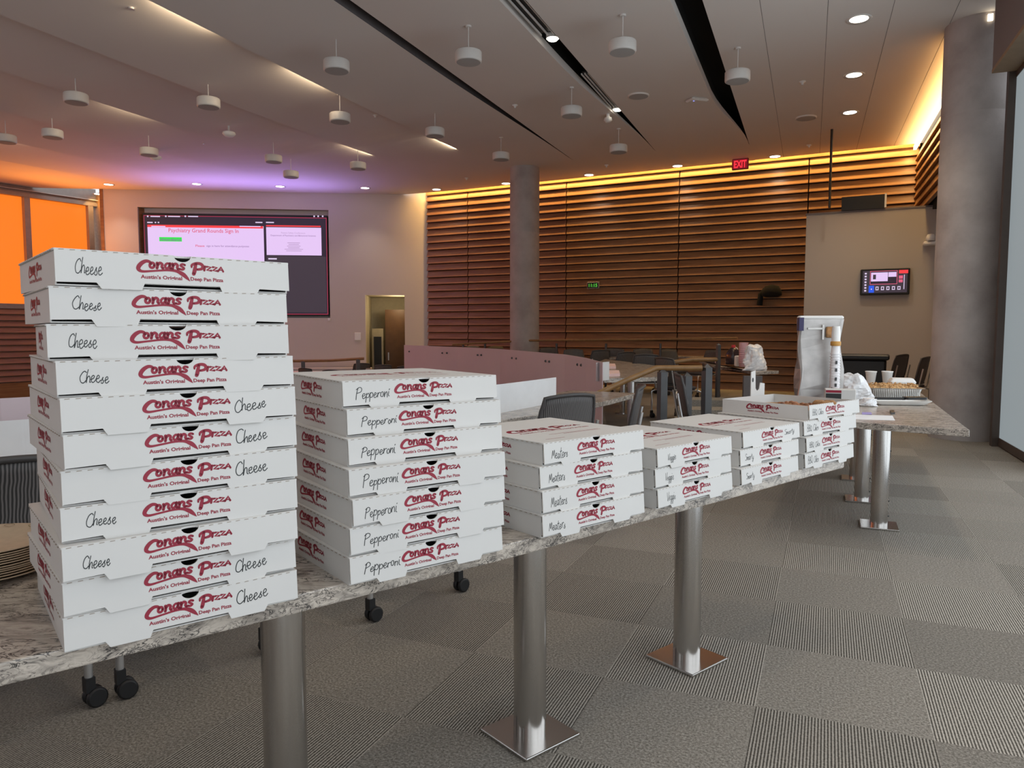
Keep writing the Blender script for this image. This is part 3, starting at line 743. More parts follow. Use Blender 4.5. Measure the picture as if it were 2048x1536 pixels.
for si, (word, where, bxs) in enumerate(STK):
    n = len(bxs)
    for bi, (x, y, a) in enumerate(bxs):
        lev = n - 1 - bi
        if bi == 0: od = 'topmost'
        elif bi == n - 1: od = 'bottom one'
        elif n == 11: od = ORD[bi]
        else: od = ORD[bi] if bi <= 3 else {4: 'third from the bottom', 5: 'second from the bottom'}[bi]
        lab = f'white pizza box marked {word}, {od} of {where}'
        if si == 5 and bi == 0: lab = 'opened white pizza box with food inside on the last stack'
        bx = thing('pizza_box', (x, y, TT + lev * BH), lab, 'pizza box', R(90 - a), 'pizza boxes on the granite counter')
        if si == 0 and bi == 0:
            bx.rotation_euler = (0, R(.25), R(90 - a)); bx.location.z += .0032
        if si == 0 and bi == 1:
            bx.rotation_euler = (0, R(.25), R(90 - a)); bx.location.z += .0018
        q = rl.random()
        if si == 0:
            side = (.040 + q * .008, .062 + q * .03, .018 + q * .008, 0., .023) if bi in (0, 1, 2, 3, 7, 8) else (.062, .70, .018, R(6), .024)
        elif si == 1: side = (.078 + q * .012, .06 + q * .02, .018 + q * .006, R(1), .021)
        elif si == 2: side = (.060, .05 + q * .03, .017, 0., .026)
        elif si == 3: side = (.042, .10 + q * .03, .020, 0., .022)
        elif si == 4: side = (.055, .07, .022, 0., .022) if bi else (.075, .71, .024, R(3), .020)
        else: side = (.085, .05, .020, 0., .024)
        tr, lid, ff = box_parts(word, side, si * 20 + bi, bi == 0 and si != 5)
        tr.build('tray', ['card', 'red'], bx)
        if not (si == 5 and bi == 0): lid.build('lid', ['card', 'red', 'dash'], bx)
        ff.build('front_flap', ['card', 'red', 'ink', 'card_edge', 'dash'], bx)
        if si == 5 and bi == 0:                                    # the lid stands up at the back, its cut flap curled over
            ld = MB(); pl = [(.225, .0), (.335, .0), (.335, .055), (.300, .060), (.292, .030), (.275, .022), (.262, .035), (.258, .118), (.225, .112)]
            nn = len(pl); ld.add([(p[0], BD + .004, BH * .9 + p[1]) for p in pl] + [(p[0], BD + .0075, BH * .9 + p[1]) for p in pl], [tuple(range(nn)), tuple(range(2 * nn - 1, nn - 1, -1))] + [((i + 1) % nn, i, nn + i, nn + (i + 1) % nn) for i in range(nn)])
            ld.add([(.238 + .007 * math.cos(k * math.pi / 4), BD + .0035, BH * .9 + .075 + .011 * math.sin(k * math.pi / 4)) for k in range(8)], [tuple(range(8))], 1)
            tag(ld.build('raised_lid', ['card', 'black'], bx), 'torn white lid edge standing up behind the open box')
            OPEN = bx
# pizza in the open box
pz = thing('pizza', OPEN.location + Vector((0, 0, .003)), 'browned pizza lying inside the opened box', 'pizza', OPEN.rotation_euler.z)
MB().lathe([(.16, .0), (.172, .006), (.172, .018), (.160, .026), (.150, .022)], 40, (.205, .215, 0)).build('crust', 'crust', pz)
mb = MB(); mb.lathe([(.151, .021), (.10, .026), (.001, .027)], 40, (.205, .215, 0), caps=False)
for k in range(26):
    a = rl.random() * 6.28; rr = .14 * math.sqrt(rl.random()); mb.lathe([(.012, .0), (.011, .006), (.004, .009)], 8, (.205 + rr * math.cos(a), .215 + rr * math.sin(a), .024 + rl.random() * .004))
mb.build('topping', 'pizza', pz)
for i, (dx, dy, rz) in enumerate(((.27, .075, .3), (.33, .09, -.2), (.30, .12, .1))):
    p = OPEN.matrix_basis @ Vector((dx, dy, .055))
    tag(MB().rings([[(.03 * math.cos(t) * s, .02 * math.sin(t) * s, z) for t in [k * math.pi / 6 for k in range(12)]] for s, z in ((.6, 0), (1, .008), (1, .02), (.6, .03))], smooth=True).build('garlic_knot', 'crust', T=Matrix.Translation(p + Vector((0, 0, -.03))) @ Matrix.Rotation(rz, 4, 'Z')),
        ['browned bread knot nearest the open box front flap', 'browned bread knot at the right corner of the open box', 'browned bread knot behind the other two in the open box'][i], 'bread', 'bread knots in the open box')

# ------------------------------------------------------------------ granite counters
def offset_line(pts, d):
    out = []
    for i, p in enumerate(pts):
        a = Vector(pts[max(i - 1, 0)]); b = Vector(pts[min(i + 1, len(pts) - 1)]); t = (b - a).normalized(); nrm = Vector((-t.y, t.x))
        out.append(tuple(Vector(p) + nrm * d))
    return out
def pedestal(parent, p, top, rz):
    T = Matrix.Translation((p[0], p[1], 0)) @ Matrix.Rotation(rz, 4, 'Z')
    lg = MB(); lg.lathe([(.052, .012), (.052, top)], 40, caps=True)
    o = lg.build('leg', 'steel', parent, T)
    MB().box((0, 0, .006), (.225, .225, .012)).build('base_plate', 'steel', o, bevel=.003)
    tb = MB(); tb.box((.0525, .004, top - .12), (.005, .008, .24))
    for z in (.07, .17, .5): tb.lathe([(.005, 0), (.005, .006), (.002, .008)], 8, (0, 0, 0), 0, Matrix.Translation((.051, .004, z)) @ Matrix.Rotation(R(90), 4, 'Y'))
    tb.build('cable_cover', 'black', o)
    tp = MB(); tp.box((0, 0, top - .004), (.20, .20, .008)); tp.build('top_plate', 'black', o)
    return o
def counter(front, depth, legs, label, h=TT, th=.04, lrz=None, group=None):
    cx = sum(p[0] for p in front) / len(front); cy = sum(p[1] for p in front) / len(front)
    t = thing('granite_counter', (cx, cy, 0), label, 'counter', 0, group)
    inv = Matrix.Translation((-cx, -cy, 0))
    poly = list(front) + offset_line(front, depth)[::-1] if isinstance(depth, (int, float)) else list(front) + list(depth)
    o = MB().prism(poly, h - th, h).build('counter_top', 'granite', t, inv, bevel=.004)
    for p in legs: pedestal(t, (p[0] - cx, p[1] - cy), h - th, lrz if lrz is not None else R(-3))
    return t
f1 = [(-1.52, .62), (-1.1, .94), (-.828, 1.155), (-.439, 1.462), (.03, 1.855), (.392, 2.178), (.748, 2.482), (1.091, 2.792), (1.425, 3.078)]
f1 = offset_line(f1, .018)
counter(f1, .60, [(-.556, 1.735), (.057, 2.256), (.683, 2.792)], 'long near granite counter carrying all the stacks of pizza boxes', lrz=R(40))
f2 = [(2.503, 3.99), (2.95, 5.0), (3.4, 6.02), (3.95, 7.25)]
counter(f2, [(3.08, 7.64), (2.53, 6.40), (2.08, 5.39), (1.72, 4.585)], [(2.41, 4.751), (2.646, 5.49), (2.971, 6.28)], 'granite counter with foil tray and foam cups, beyond the last stack', lrz=R(-23))
f3 = [(-3.0, 1.75), (-1.786, 2.691), (-1.0, 3.42), (-.064, 4.436), (.181, 4.727), (.758, 5.715), (1.08, 6.355)]
counter(f3, .62, [(-1.6, 3.3), (-.5, 4.45), (.45, 5.75)], 'second granite counter with white frosted panels behind the black mesh chairs', lrz=R(45))
f4 = [tuple(at(*q, TT).xy) for q in ((1208, 757), (1290, 755), (1331, 753), (1337, 745), (1311, 731), (1262, 724.5))]
counter(f4, [tuple(at(*q, TT).xy) for q in ((1210, 718), (1200, 722), (1196, 735))], [(1.5, 9.2), (1.7, 11.2)], 'third granite counter with pink papers, beyond the wooden handrail', th=.05)
f5 = [tuple(at(*q, TT).xy) for q in ((1418, 727), (1510, 744))]; f5.append((f5[-1][0] + .42, f5[-1][1] + .3))
counter(f5, [(f5[-1][0] - .5, f5[-1][1] + 1.0), (f5[0][0] + .15, f5[0][1] + 1.2)], [(3.62, 11.0)], 'granite counter end holding the dark tea jug')
f6 = [tuple(at(*q, TT).xy) for q in ((1255, 716), (1330, 712), (1396, 714))]
counter(f6, .6, [(3.0, 15.2)], 'far granite counter in front of the slatted wall')
# flat dark side panel at the tea counter end
e5 = at(1511, 745, TT)
tag(MB().box((e5.x - .02, e5.y + .05, .35), (.24, .05, .69)).build('end_panel', 'slot_grey'), 'dark upright end panel under the tea jug counter', 'panel')

# far left tables in the pit
for i, (px, py, lab) in enumerate(((665, 744, 'pale pink topped table in the lower pit below the video wall'),)):
    t = thing('pit_table', at(px, py, PIT + TT).xy.to_3d() + Vector((0, 0, PIT)), lab, 'table')
    MB().bevbox((0, 0, TT - .02), (3.0, .7, .04), .01).build('table_top', 'pink_paper', t)
    for x in (-1.2, 1.2): MB().lathe([(.2, 0), (.2, .012), (.04, .02), (.04, TT - .04)], 16, (x, 0, 0)).build('leg', 'steel', t)

# ------------------------------------------------------------------ chairs
def make_chair():
    t = thing('office_chair', (0, 0, 0), 'chair', 'chair', 0, 'black stacking chairs on castors')
    s = MB(); s.rings([[(x * k, y * k + .01, z) for x, y in [(.235 * math.copysign(abs(math.cos(a)) ** .5, math.cos(a)), .225 * math.copysign(abs(math.sin(a)) ** .5, math.sin(a))) for a in [j * math.pi / 12 for j in range(24)]]] for k, z in ((.90, .425), (1, .44), (1, .462), (.92, .475))], smooth=True)
    s.build('seat', 'seat', t)
    b = MB(); th = .014; nu, nz = 12, 8; g = []
    def bp(i, j, off):
        u = -1 + 2 * i / nu; v = j / nz; wd = .235 - .045 * v ** 2 - .03 * (1 - v) ** 2
        return (u * wd, -.215 - .075 * v + .045 * u * u + off - .03 * (1 - v) ** 2 * 0, .50 + .39 * v - .018 * (u * u) * (v > .8))
    vs = [bp(i, j, 0) for j in range(nz + 1) for i in range(nu + 1)] + [bp(i, j, th) for j in range(nz + 1) for i in range(nu + 1)]
    m_ = (nu + 1) * (nz + 1); fs = []
    for j in range(nz):
        for i in range(nu):
            a = j * (nu + 1) + i; fs.append((a, a + 1, a + nu + 2, a + nu + 1)); fs.append((m_ + a + nu + 1, m_ + a + nu + 2, m_ + a + 1, m_ + a))
    edge = [i for i in range(nu + 1)] + [j * (nu + 1) + nu for j in range(1, nz + 1)] + [nz * (nu + 1) + i for i in range(nu - 1, -1, -1)] + [j * (nu + 1) for j in range(nz - 1, 0, -1)]
    for k in range(len(edge)): p, q = edge[k], edge[(k + 1) % len(edge)]; fs.append((q, p, m_ + p, m_ + q))
    b.add(vs, fs, 0, smooth=True)
    bo = b.build('backrest', 'meshback', t)
    rim = MB(); rim.tube([vs[i] for i in edge] + [vs[edge[0]]], .012, 8); rim.build('backrest_rim', 'chair_rim', bo)
    fr = MB()
    for x in (-.20, .20): fr.tube([(x, -.275, .72), (x, -.245, .56), (x, -.22, .44), (x, .0, .415), (x, .20, .415)], .011, 8)
    fr.tube([(-.22, -.2, .415), (.22, -.2, .415)], .011, 8); fr.tube([(-.22, .2, .415), (.22, .2, .415)], .011, 8)
    fr.build('frame', 'tube', t)
    for x in (-.26, .26):
        for y in (-.24, .24):
            l = MB(); l.tube([(x * .85, y * .85, .415), (x, y, .39), (x, y, .24), (x, y, .095)], .0135, 10); lo = l.build('leg', 'tube', t)
            c = MB()
            c.box((x, y, .082), (.03, .034, .05))
            for o_ in (-.017, .017): c.lathe([(.028, -.010), (.034, -.006), (.034, .006), (.028, .010)], 18, T=Matrix.Translation((x + .018, y + o_ * 1, .034)) @ Matrix.Rotation(R(90), 4, 'X'))
            c.build('castor', 'rubber', lo)
    return t
chair0 = make_chair(); used = [False]
def chair(loc, az, label):
    o = chair0 if not used[0] else copy_tree(chair0)
    used[0] = True
    return put(o, loc, -R(az), label)
AZ = -46
def from_legs(p, q):                                                # a chair whose rear castors stand at two floor points
    c = (p + q) / 2; d = (q - p).normalized(); n = Vector((-d.y, d.x)); return (c + n * .24), math.degrees(math.atan2(n.x, n.y))
c1, a1 = from_legs(Vector((-1.88, 2.02)), Vector((-1.512, 2.37))); chair((c1.x + .07, c1.y, 0), a1 - 8, 'black mesh chair behind the paper plates at the near counter')
c1, a1 = from_legs(Vector((-1.372, 2.479)), Vector((-.98, 2.84))); chair((c1.x, c1.y, 0), a1, 'castor chair whose wheel shows just left of the first steel leg')
c1, a1 = from_legs(Vector((-.632, 3.152)), Vector((-.255, 3.54))); chair((c1.x, c1.y, 0), a1, 'castor chair whose wheels show between the first and second steel legs')
chair((.22, 4.72, 0), -34, 'black mesh chair with broad back seen above the Meaters boxes')
chair((.66, 5.28, 0), -80, 'grey mesh chair seen edge-on beside the second counter end')
chair((1.78, 6.72, 0), 97, 'grey chair with silver legs by the handrail posts')
# chairs whose back top shows at these photo points, standing on level z0
def chair_at(px, py, z0, az, label):
    p = at(px, py, z0 + .87); chair((p.x + .2 * math.sin(R(az)), p.y + .2 * math.cos(R(az)), z0), az, label)
for px, py, z0, az, lab in (
    (943, 694, 0, -150, 'dark chair by the slatted wall just right of the pale wall corner'),
    (993, 695, 0, 150, 'dark chair by the slatted wall just left of the far column'),
    (1040, 697, 0, 170, 'dark chair in front of the far concrete column base'),
    (1098, 698, 0, 170, 'dark chair by the slatted wall just right of the far column'),
    (1148, 701, 0, 170, 'near-black chair under the green clock beside the far rail post'),
    (1200, 702, 0, -20, 'dark chair at the far end of the mauve guard'),
    (1228, 700, 0, -160, 'dark chair tucked behind the far counter, first from the column'),
    (1250, 706, 0, -30, 'dark chair standing in front of the far counter, nearest the mauve guard'),
    (1287, 700, 0, 175, 'dark chair tilted behind the far counter middle'),
    (1292, 711, 0, 10, 'near-black chair in front of the far counter middle'),
    (1338, 701, 0, 160, 'large dark chair behind the far counter end'),
    (1333, 718, 0, 60, 'dark chair edge-on beside the third counter'),
    (1420, 703, 0, -110, 'dark chair edge-on behind the tea jug counter'),
    (613, 747, PIT, 30, 'near-black chair in the pit, first from the tallest stack'),
    (664, 751, PIT, 10, 'near-black chair in the pit, in front of the pale pink table'),
    (723, 737, PIT, -20, 'dark chair in the pit below the switch plate'),
    (766, 740, PIT, -15, 'dark chair in the pit in front of the door recess'),
    (812, 743, PIT, 0, 'dark chair in the pit at the mauve guard end'),
    (849, 746, PIT, 10, 'dark chair in the pit behind the mauve guard'),
    (1001, 781, PIT, 25, 'dark chair in the pit whose top shows over the white frosted panel')
    ):
    chair_at(px, py - (9 if z0 < 0 else 0), z0, az, lab)
chair((6.18, 12.1, 0), -35, 'dark chair by the grey partition in front of the touch panel side')
chair((5.92, 11.0, 0), -45, 'dark chair half hidden by the near concrete column')

# ------------------------------------------------------------------ frosted guards and panels
def ribbon_panel(name, tops, bots, mat, label, th=.012, cat='panel'):
    mb = MB(); rings = []
    for t, b in zip(tops, bots):
        rings.append([(t.x, t.y, b), (t.x, t.y, t.z), (t.x + .7 * th, t.y + .7 * th, t.z), (t.x + .7 * th, t.y + .7 * th, b)])
    mb.rings(rings); o = mb.build(name, mat); return tag(o, label, cat)
tops = [at(x, y, .95) for x, y in ((808, 690), (860, 692), (915, 694), (1000, 698), (1070, 704), (1130, 709), (1172, 716), (1205, 725))]
g = ribbon_panel('guard_panel', tops, [PIT] * 3 + [-.1] * 2 + [.0] * 3, 'guard', 'curved mauve frosted guard panel between the pit and the chairs')
mb = MB()
for px, py in ((818, 703), (884, 706), (893, 706), (955, 710), (963, 710), (1024, 716), (1033, 717), (1092, 722), (1099, 723), (1155, 729), (1162, 730)):
    # fixing studs set on the panel face
    best = None
    for i in range(len(tops) - 1):
        for k in range(24):
            p = tops[i].lerp(tops[i + 1], k / 24); d = ray(px, py); s_ = abs(p.x / p.y - d.x / d.y)
            if best is None or s_ < best[0]: best = (s_, p, CH + d.z * p.y / d.y)
    p = best[1]; mb.lathe([(.018, 0), (.018, .02), (.012, .03)], 10, T=Matrix.Translation((p.x, p.y - .005, best[2])) @ Matrix.Rotation(R(90), 4, 'X'))
mb.build('fixing_stud', 'post', g)
wp = [(-2.35, 2.55), (-1.95, 2.90), (-1.25, 3.62), (-.5, 4.42), (-.085, 4.80), (.325, 5.52)]
ribbon_panel('frosted_panel', [Vector((x, y, TT + .19)) for x, y in wp], [TT + .0] * 6, 'frost_white', 'long white frosted panel standing on the second granite counter')
mp_ = [(-2.9, 2.85), (-2.25, 3.22), (-1.7, 3.75), (-1.2, 4.3)]
ribbon_panel('guard_panel', [Vector((x, y, .985)) for x, y in mp_], [.0] * 4, 'guard', 'short mauve frosted guard behind the tallest stack')
a, b = at(1192, 763, TT), at(1217, 760, TT)
ribbon_panel('frosted_panel', [Vector((a.x, a.y, TT + .20)), Vector((b.x, b.y, TT + .20))], [TT, TT], 'frost_white', 'small white frosted panel at the third counter end')

# ------------------------------------------------------------------ handrails
def rail(label, line, posts, r=.03, post_w=.06, square=True, base=0.):
    t = thing('handrail', line[0], label, 'handrail')
    o0 = Vector(line[0])
    MB().tube([Vector(p) - o0 for p in line], r, 12).build('rail', 'wood_rail', t)
    for p in posts:
        q = Vector(p) - o0; m = MB()
        if square:
            m.box((q.x, q.y, (base - o0.z + q.z) / 2), (post_w, post_w, q.z - (base - o0.z)), R(20))
            m.rings([[(q.x + s * post_w / 2 * c * .99, q.y + s * post_w / 2 * d * .99, q.z + z) for c, d in ((-1, -1), (1, -1), (1, 1), (-1, 1))] for s, z in ((1, 0), (.1, post_w * .5))])
        else: m.lathe([(post_w / 2, base - o0.z), (post_w / 2, q.z)], 10, (q.x, q.y, 0))
        m.build('post', 'post', t)
    return t
Yr = 7.3
rail('wooden handrail sloping down between the counters, with steel posts', [atd(1190, 790, Yr - .3), atd(1255, 760, Yr - .15), atd(1312, 736, Yr), atd(1340, 736, Yr), atd(1404, 736, Yr)],
     [atd(1374, 752, Yr), atd(1414, 735, Yr), atd(1325, 744, Yr)], .028, .075)
rail('upper wooden handrail behind the sloping one, level with the tea counter', [atd(1320, 742, 10.6), atd(1350, 724, 10.6), atd(1385, 719, 10.6), atd(1436, 719, 10.6)], [atd(1437, 690, 10.6)], .03, .05)
rail('long thin wooden rail along the foot of the slatted wall', [atd(905, 689, 16.8), atd(1060, 681, 16.0), atd(1290, 679, 14.8), atd(1475, 676, 13.6)],
     [atd(p, 687, y) for p, y in ((926, 16.7), (970, 16.5), (1113, 15.7), (1212, 15.2), (1321, 14.6), (1436, 13.8))], .022, .05, False)
rail('pale wood handrail below the video wall beside the door', [atd(560, 722, 18.2), atd(600, 722, 18.2), atd(662, 721, 18.2), atd(728, 717, 18.2)], [atd(606, 724, 18.2), atd(716, 720, 18.2)], .035, .09, True, PIT)
structure(MB().box((wl_x(640), .75, PIT + .22), (2.6, .5, .44)).box((wl_x(640), .35, PIT + .38), (2.6, .5, .76)).build('stage_step', 'wall', T=TA))
# aisle steps seen between the steel posts
for k in range(4):
    p = atd(1412, 800 - k * 14, 8.6 + k * .5); structure(MB().box((p.x, p.y, .05 + .04 * k), (.75, .45, .1 + .08 * k), R(-10)).build('floor_step', 'carpet'))

# ------------------------------------------------------------------ ceiling fittings
def make_speaker():
    t = thing('pendant_speaker', (0, 0, 0), '', 'speaker', 0, 'white drum speakers hung from the ceiling')
    MB().lathe([(.140, -.062), (.152, -.055), (.155, -.045), (.155, .05), (.148, .062), (.05, .066)], 36).build('housing', 'ceil_speaker', t)
    MB().lathe([(.139, -.064), (.10, -.066), (.001, -.066)], 36, caps=False).build('speaker_grille', 'grille', t)
    MB().lathe([(.006, .06), (.006, .335)], 8).lathe([(.035, .33), (.035, .35)], 16).build('hanging_rod', 'ceil_speaker', t)
    return t
SPK = [(1245, 94, 'white drum speaker between the grille slot and the wide black slot, nearest the camera'), (937, 114, 'white drum speaker between the thin dark slot and the grille slot, nearest the camera'),
 (673, 132, 'white drum speaker left of the thin dark slot, nearest the camera'), (1475, 153, 'white drum speaker overlapping the wide black ceiling slot'), (1143, 224, 'white drum speaker just left of the grille slot lower end'),
 (680, 236, 'white drum speaker straight below the one left of the thin slot'), (417, 206, 'white drum speaker alone in the left middle of the ceiling'), (152, 197, 'white drum speaker high on the left, above the orange windows'),
 (870, 265, 'white drum speaker beside a warm-lit fold above the pale wall corner'), (1237, 298, 'white drum speaker nearest the slatted wall, right of the far column'), (1002, 313, 'white drum speaker just above the far column top'),
 (105, 268, 'white drum speaker lower of two above the orange windows'), (12, 278, 'white drum speaker cut by the left picture edge'), (298, 304, 'white drum speaker with a small violet-lit camera below it'),
 (547, 318, 'white drum speaker above the video wall right half'), (716, 332, 'white drum speaker above the pale wall beside the video wall'), (582, 349, 'white drum speaker closest to the top edge of the video wall')]
sp0 = make_speaker()
for i, (x, y, lab) in enumerate(SPK):
    p = at(x, y, CZ - .35); put(sp0 if i == 0 else copy_tree(sp0), (p.x, p.y, CZ - .35), 0, lab)
def make_down():
    t = thing('recessed_downlight', (0, 0, 0), '', 'downlight', 0, 'round recessed ceiling downlights')
    MB().lathe([(.095, .0), (.135, -.012), (.138, -.004), (.138, .004)], 32, caps=False).build('trim_ring', 'ceil_speaker', t)
    MB().lathe([(.098, -.004), (.05, -.008), (.001, -.009)], 32, caps=False).build('lens', 'lampglass', t)
    return t
DWN = [(1718, 38, 'round downlight nearest the near column top'), (1708, 150, 'round downlight second along the row beside the wide black slot'), (1700, 225, 'round downlight third along the row, under the glowing side cove'), (1550, 313, 'round downlight right of the EXIT sign'),
 (1355, 332, 'round downlight left of the EXIT sign'), (1178, 350, 'round downlight right of the far column above the slats'), (1012, 367, 'round downlight half hidden by the far column'), (873, 379, 'round downlight at the corner of pale wall and slats'),
 (730, 376, 'round downlight above the pale wall, right of the video wall'), (560, 373, 'round downlight above the video wall right half'), (393, 368, 'round downlight above the video wall left half'), (217, 369, 'round downlight above the pale wall left end'), (197, 388, 'round downlight in front of the orange windows')]
d0 = make_down()
OVER = [(7.0, -.45), (4.2, -.45), (1.4, -.45), (4.2, 2.2), (1.2, 2.2), (4.4, 5.6)]
for i, (x, y, lab) in enumerate(DWN + [(v, w, 'round downlight of the same rows, above the picture') for v, w in OVER]):
    p = at(x, y, CZ) if i < len(DWN) else VW(x, y, CZ); put(d0 if i == 0 else copy_tree(d0), (p.x, p.y, CZ), 0, lab)
    l = bpy.data.lights.new('downlight_lamp', 'SPOT'); l.energy = 60 if i < 3 else 9 if 2 < i < 8 else 30; l.color = (1, .84, .64); l.spot_size = R(95); l.spot_blend = .8; l.shadow_soft_size = .08
    o = bpy.data.objects.new('downlight_lamp', l); col.objects.link(o); o.location = (p.x, p.y, CZ - .03)
# linear grilles and lamps in the second slot
def slot_pt(px, py, z): p = at(px, py, z); v = p.x * .3746 + p.y * .9272; return v
for i, (pa, pb, lab) in enumerate((((1000, 0), (1108, 72), 'long bar grille in the ceiling slot, nearest the camera'), ((1180, 150), (1243, 216), 'short bar grille in the ceiling slot, farther along'))):
    va = slot_pt(*pa, CZ) - (1.5 if i == 0 else 0); vb_ = slot_pt(*pb, CZ); w0 = fold_w[1]
    t = thing('linear_grille', VW(va, w0, CZ), lab, 'grille', math.atan2(.9272, .3746)); Ln = vb_ - va
    g = gap[1] * (taper(vb_, 9.5))
    for k in range(3): MB().box((Ln / 2, k * g * .32 + .03, .03), (Ln, .014, .02)).build('grille_bar', 'ceil_speaker', t)
    MB().box((Ln / 2, g * .45, .06), (Ln, g * .7, .01)).build('grille_backing', 'black', t)
    p = VW(vb_ + .12, w0 + g * .35, CZ + .02)
    t = thing('slot_lamp', p, ['small round lamp at the end of the long slot grille', 'small round lamp at the end of the short slot grille'][i], 'lamp', 0, 'lamps in the grille slot')
    MB().lathe([(.06, .03), (.075, .0), (.055, -.02), (.001, -.025)], 20, caps=False).build('lens', 'slotlamp', t)
    MB().lathe([(.08, .06), (.08, .0), (.076, .0)], 20, caps=False).build('lamp_ring', 'ceil_speaker', t)
    l = bpy.data.lights.new('slot_spot', 'SPOT'); l.energy = 60; l.color = (1, .88, .66); l.spot_size = R(110); l.spot_blend = .7; l.shadow_soft_size = .05
    o = bpy.data.objects.new('slot_spot', l); col.objects.link(o); o.location = p + Vector((0, 0, -.03))
# warm lamps tucked behind the folds
for px, py, i, e in ((385, 25, 3, 5), (650, 150, 3, 5), (290, 215, 5, 4), (905, 285, 3, 4), (600, 312, 4, 4), (20, 268, 7, 3)):
    p = at(px, py, CZ); v = p.x * .3746 + p.y * .9272; w = fold_w[i]
    area('fold_glow', VW(v, w + .02, CZ - .05 * taper(v, 9.)), VW(0, 1, .12), .9, .03, e, (1, .78, .52)).rotation_euler = (VW(0, 1, .12)).to_track_quat('-Z', 'Y').to_euler()
for px, py, lab, r in ((1277, 191, 'flat round ceiling speaker right of the grille slot', .16), (1612, 235, 'flat round ceiling speaker beside the third downlight', .17)):
    p = at(px, py, CZ); t = thing('flush_speaker', p, lab, 'speaker'); MB().lathe([(r, .0), (r, -.012), (r * .9, -.02)], 32, caps=False).build('rim', 'ceiling', t); MB().lathe([(r * .92, -.018), (.001, -.02)], 32, caps=False).build('speaker_grille', 'grille', t)
p = at(1394, 198, CZ); t = thing('wireless_access_point', p, 'white rounded access point with a tiny blue light beside the wide black slot', 'access point', R(20))
MB().bevbox((0, 0, -.025), (.30, .22, .05), .02).build('body', 'ceil_speaker', t); MB().lathe([(.012, -.055), (.001, -.058)], 12, (-.09, -.05, 0), caps=False).build('status_light', 'led', t)
for px, py, lab in ((1605, 163, 'small round sensor between the downlight row and the wide slot'), (1618, 290, 'small sprinkler head near the slatted wall above the grey partition'), (1213, 330, 'small sprinkler head left of the EXIT sign'), (933, 356, 'small sprinkler head above the pale wall corner'),
    (1030, 210, 'small sprinkler head left of the thin dark slot lower half'), (750, 229, 'small sprinkler head right of two stacked drum speakers'), (407, 283, 'small sprinkler head in the violet lit ceiling'), (262, 9, 'round smoke detector at the top edge of the ceiling'), (110, 336, 'small sprinkler head above the orange windows')):
    p = at(px, py, CZ); t = thing('sprinkler_head', p, lab, 'sprinkler', 0); r = .07 if 'smoke' in lab else .045
    MB().lathe([(r, .0), (r, -.012), (r * .5, -.02), (r * .3, -.05), (r * .55, -.054)], 18).build('cover_plate', 'ceil_speaker', t)
p = at(1216, 238, CZ - .08); t = thing('ceiling_camera', p, 'small white tracking camera between the grille slot and a drum speaker', 'camera'); MB().lathe([(.03, .08), (.03, .03)], 12).build('mount', 'ceil_speaker', t); MB().lathe([(.02, .04), (.06, .02), (.07, -.02), (.04, -.06), (.001, -.065)], 20, caps=False).build('body', 'ceil_speaker', t)
for px, py, lab in ((312, 316, 'small white camera with violet shine hanging below a drum speaker'), (458, 268, 'small white tilted camera on the violet lit ceiling')):
    p = at(px, py, CZ - .2); t = thing('ceiling_camera', p, lab, 'camera'); MB().lathe([(.018, .2), (.018, .05)], 10).build('mount', 'ceil_speaker', t); MB().lathe([(.02, .05), (.10, .03), (.11, .0), (.07, -.04), (.001, -.05)], 20, caps=False).build('body', 'foam', t)

# ------------------------------------------------------------------ wall fittings
def sl_x(px):
    d = ray(px, 400); d = Vector((d.x, d.y)); cr = lambda a, b: a.x * b.y - a.y * b.x
    return cr(B_, d) / -cr(us, d)
def sl_z(px, py): d = ray(px, py); p = B_ + us * sl_x(px); return CH + d.z * p.y / d.y
x, z = sl_x(1487), sl_z(1487, 337)
ex = thing('exit_sign', TS @ Vector((x, .45, z)), 'red lit EXIT sign hanging in front of the slatted wall', 'exit sign', math.atan2(us.y, us.x))
MB().bevbox((0, 0, 0), (.33, .05, .22), .008).build('housing', 'exit_box', ex); MB().box((0, -.027, 0), (.30, .006, .19)).build('sign_face', 'exit_bg', ex)
g = text_geo('EXIT', .2, .006, 'CENTER'); mb = MB(); gx = [q[0] for q in g.v]; ke = .25 / (max(gx) - min(gx)); mb.merge(g, 0, Matrix(((ke, 0, 0, 0), (0, 0, 1, -.033), (0, 1, 0, -.07), (0, 0, 0, 1)))); mb.build('lettering', 'exit', ex)
MB().box((0, 0, (CZ - z) / 2 + .1), (.12, .03, CZ - z - .16)).build('hanger', 'exit_box', ex)
x, z = sl_x(1190), sl_z(1190, 571)
ck = thing('digital_clock', TS @ Vector((x, .09, z)), 'small green digital clock on the slatted wall', 'clock', math.atan2(us.y, us.x))
MB().bevbox((0, .03, 0), (.30, .05, .16), .006).build('case', 'alu', ck); MB().box((0, -.002, 0), (.26, .02, .12)).build('clock_face', 'black', ck)
mb = MB(); mb.merge(text_geo('11:15', .105, .002, 'CENTER'), 0, Matrix(((1, 0, 0, 0), (0, 0, 1, -.015), (0, 1, 0, -.037), (0, 0, 0, 1)))); mb.build('digits', 'green', ck)
x, z = sl_x(1546), sl_z(1546, 590)
wc = thing('wall_blob', TS @ Vector((x, .1, z)), 'black blob with a made-up camera shape against the slatted wall', 'camera', math.atan2(us.y, us.x))  # made-up camera shape in place of an unexplained black blob
MB().lathe([(.02, .20), (.14, .17), (.20, .06), (.20, -.02), (.12, -.05)], 24, (.05, -.10, 0)).build('dome', 'black_matte', wc)
MB().tube([(.0, 0, .12), (-.10, -.05, .10), (-.17, -.08, 0), (-.19, -.08, -.22)], [.05, .05, .055, .06], 12).build('arm', 'black_matte', wc)
p = atd(1661, 350, 13.2); z0 = atd(1661, 416, 13.2).z
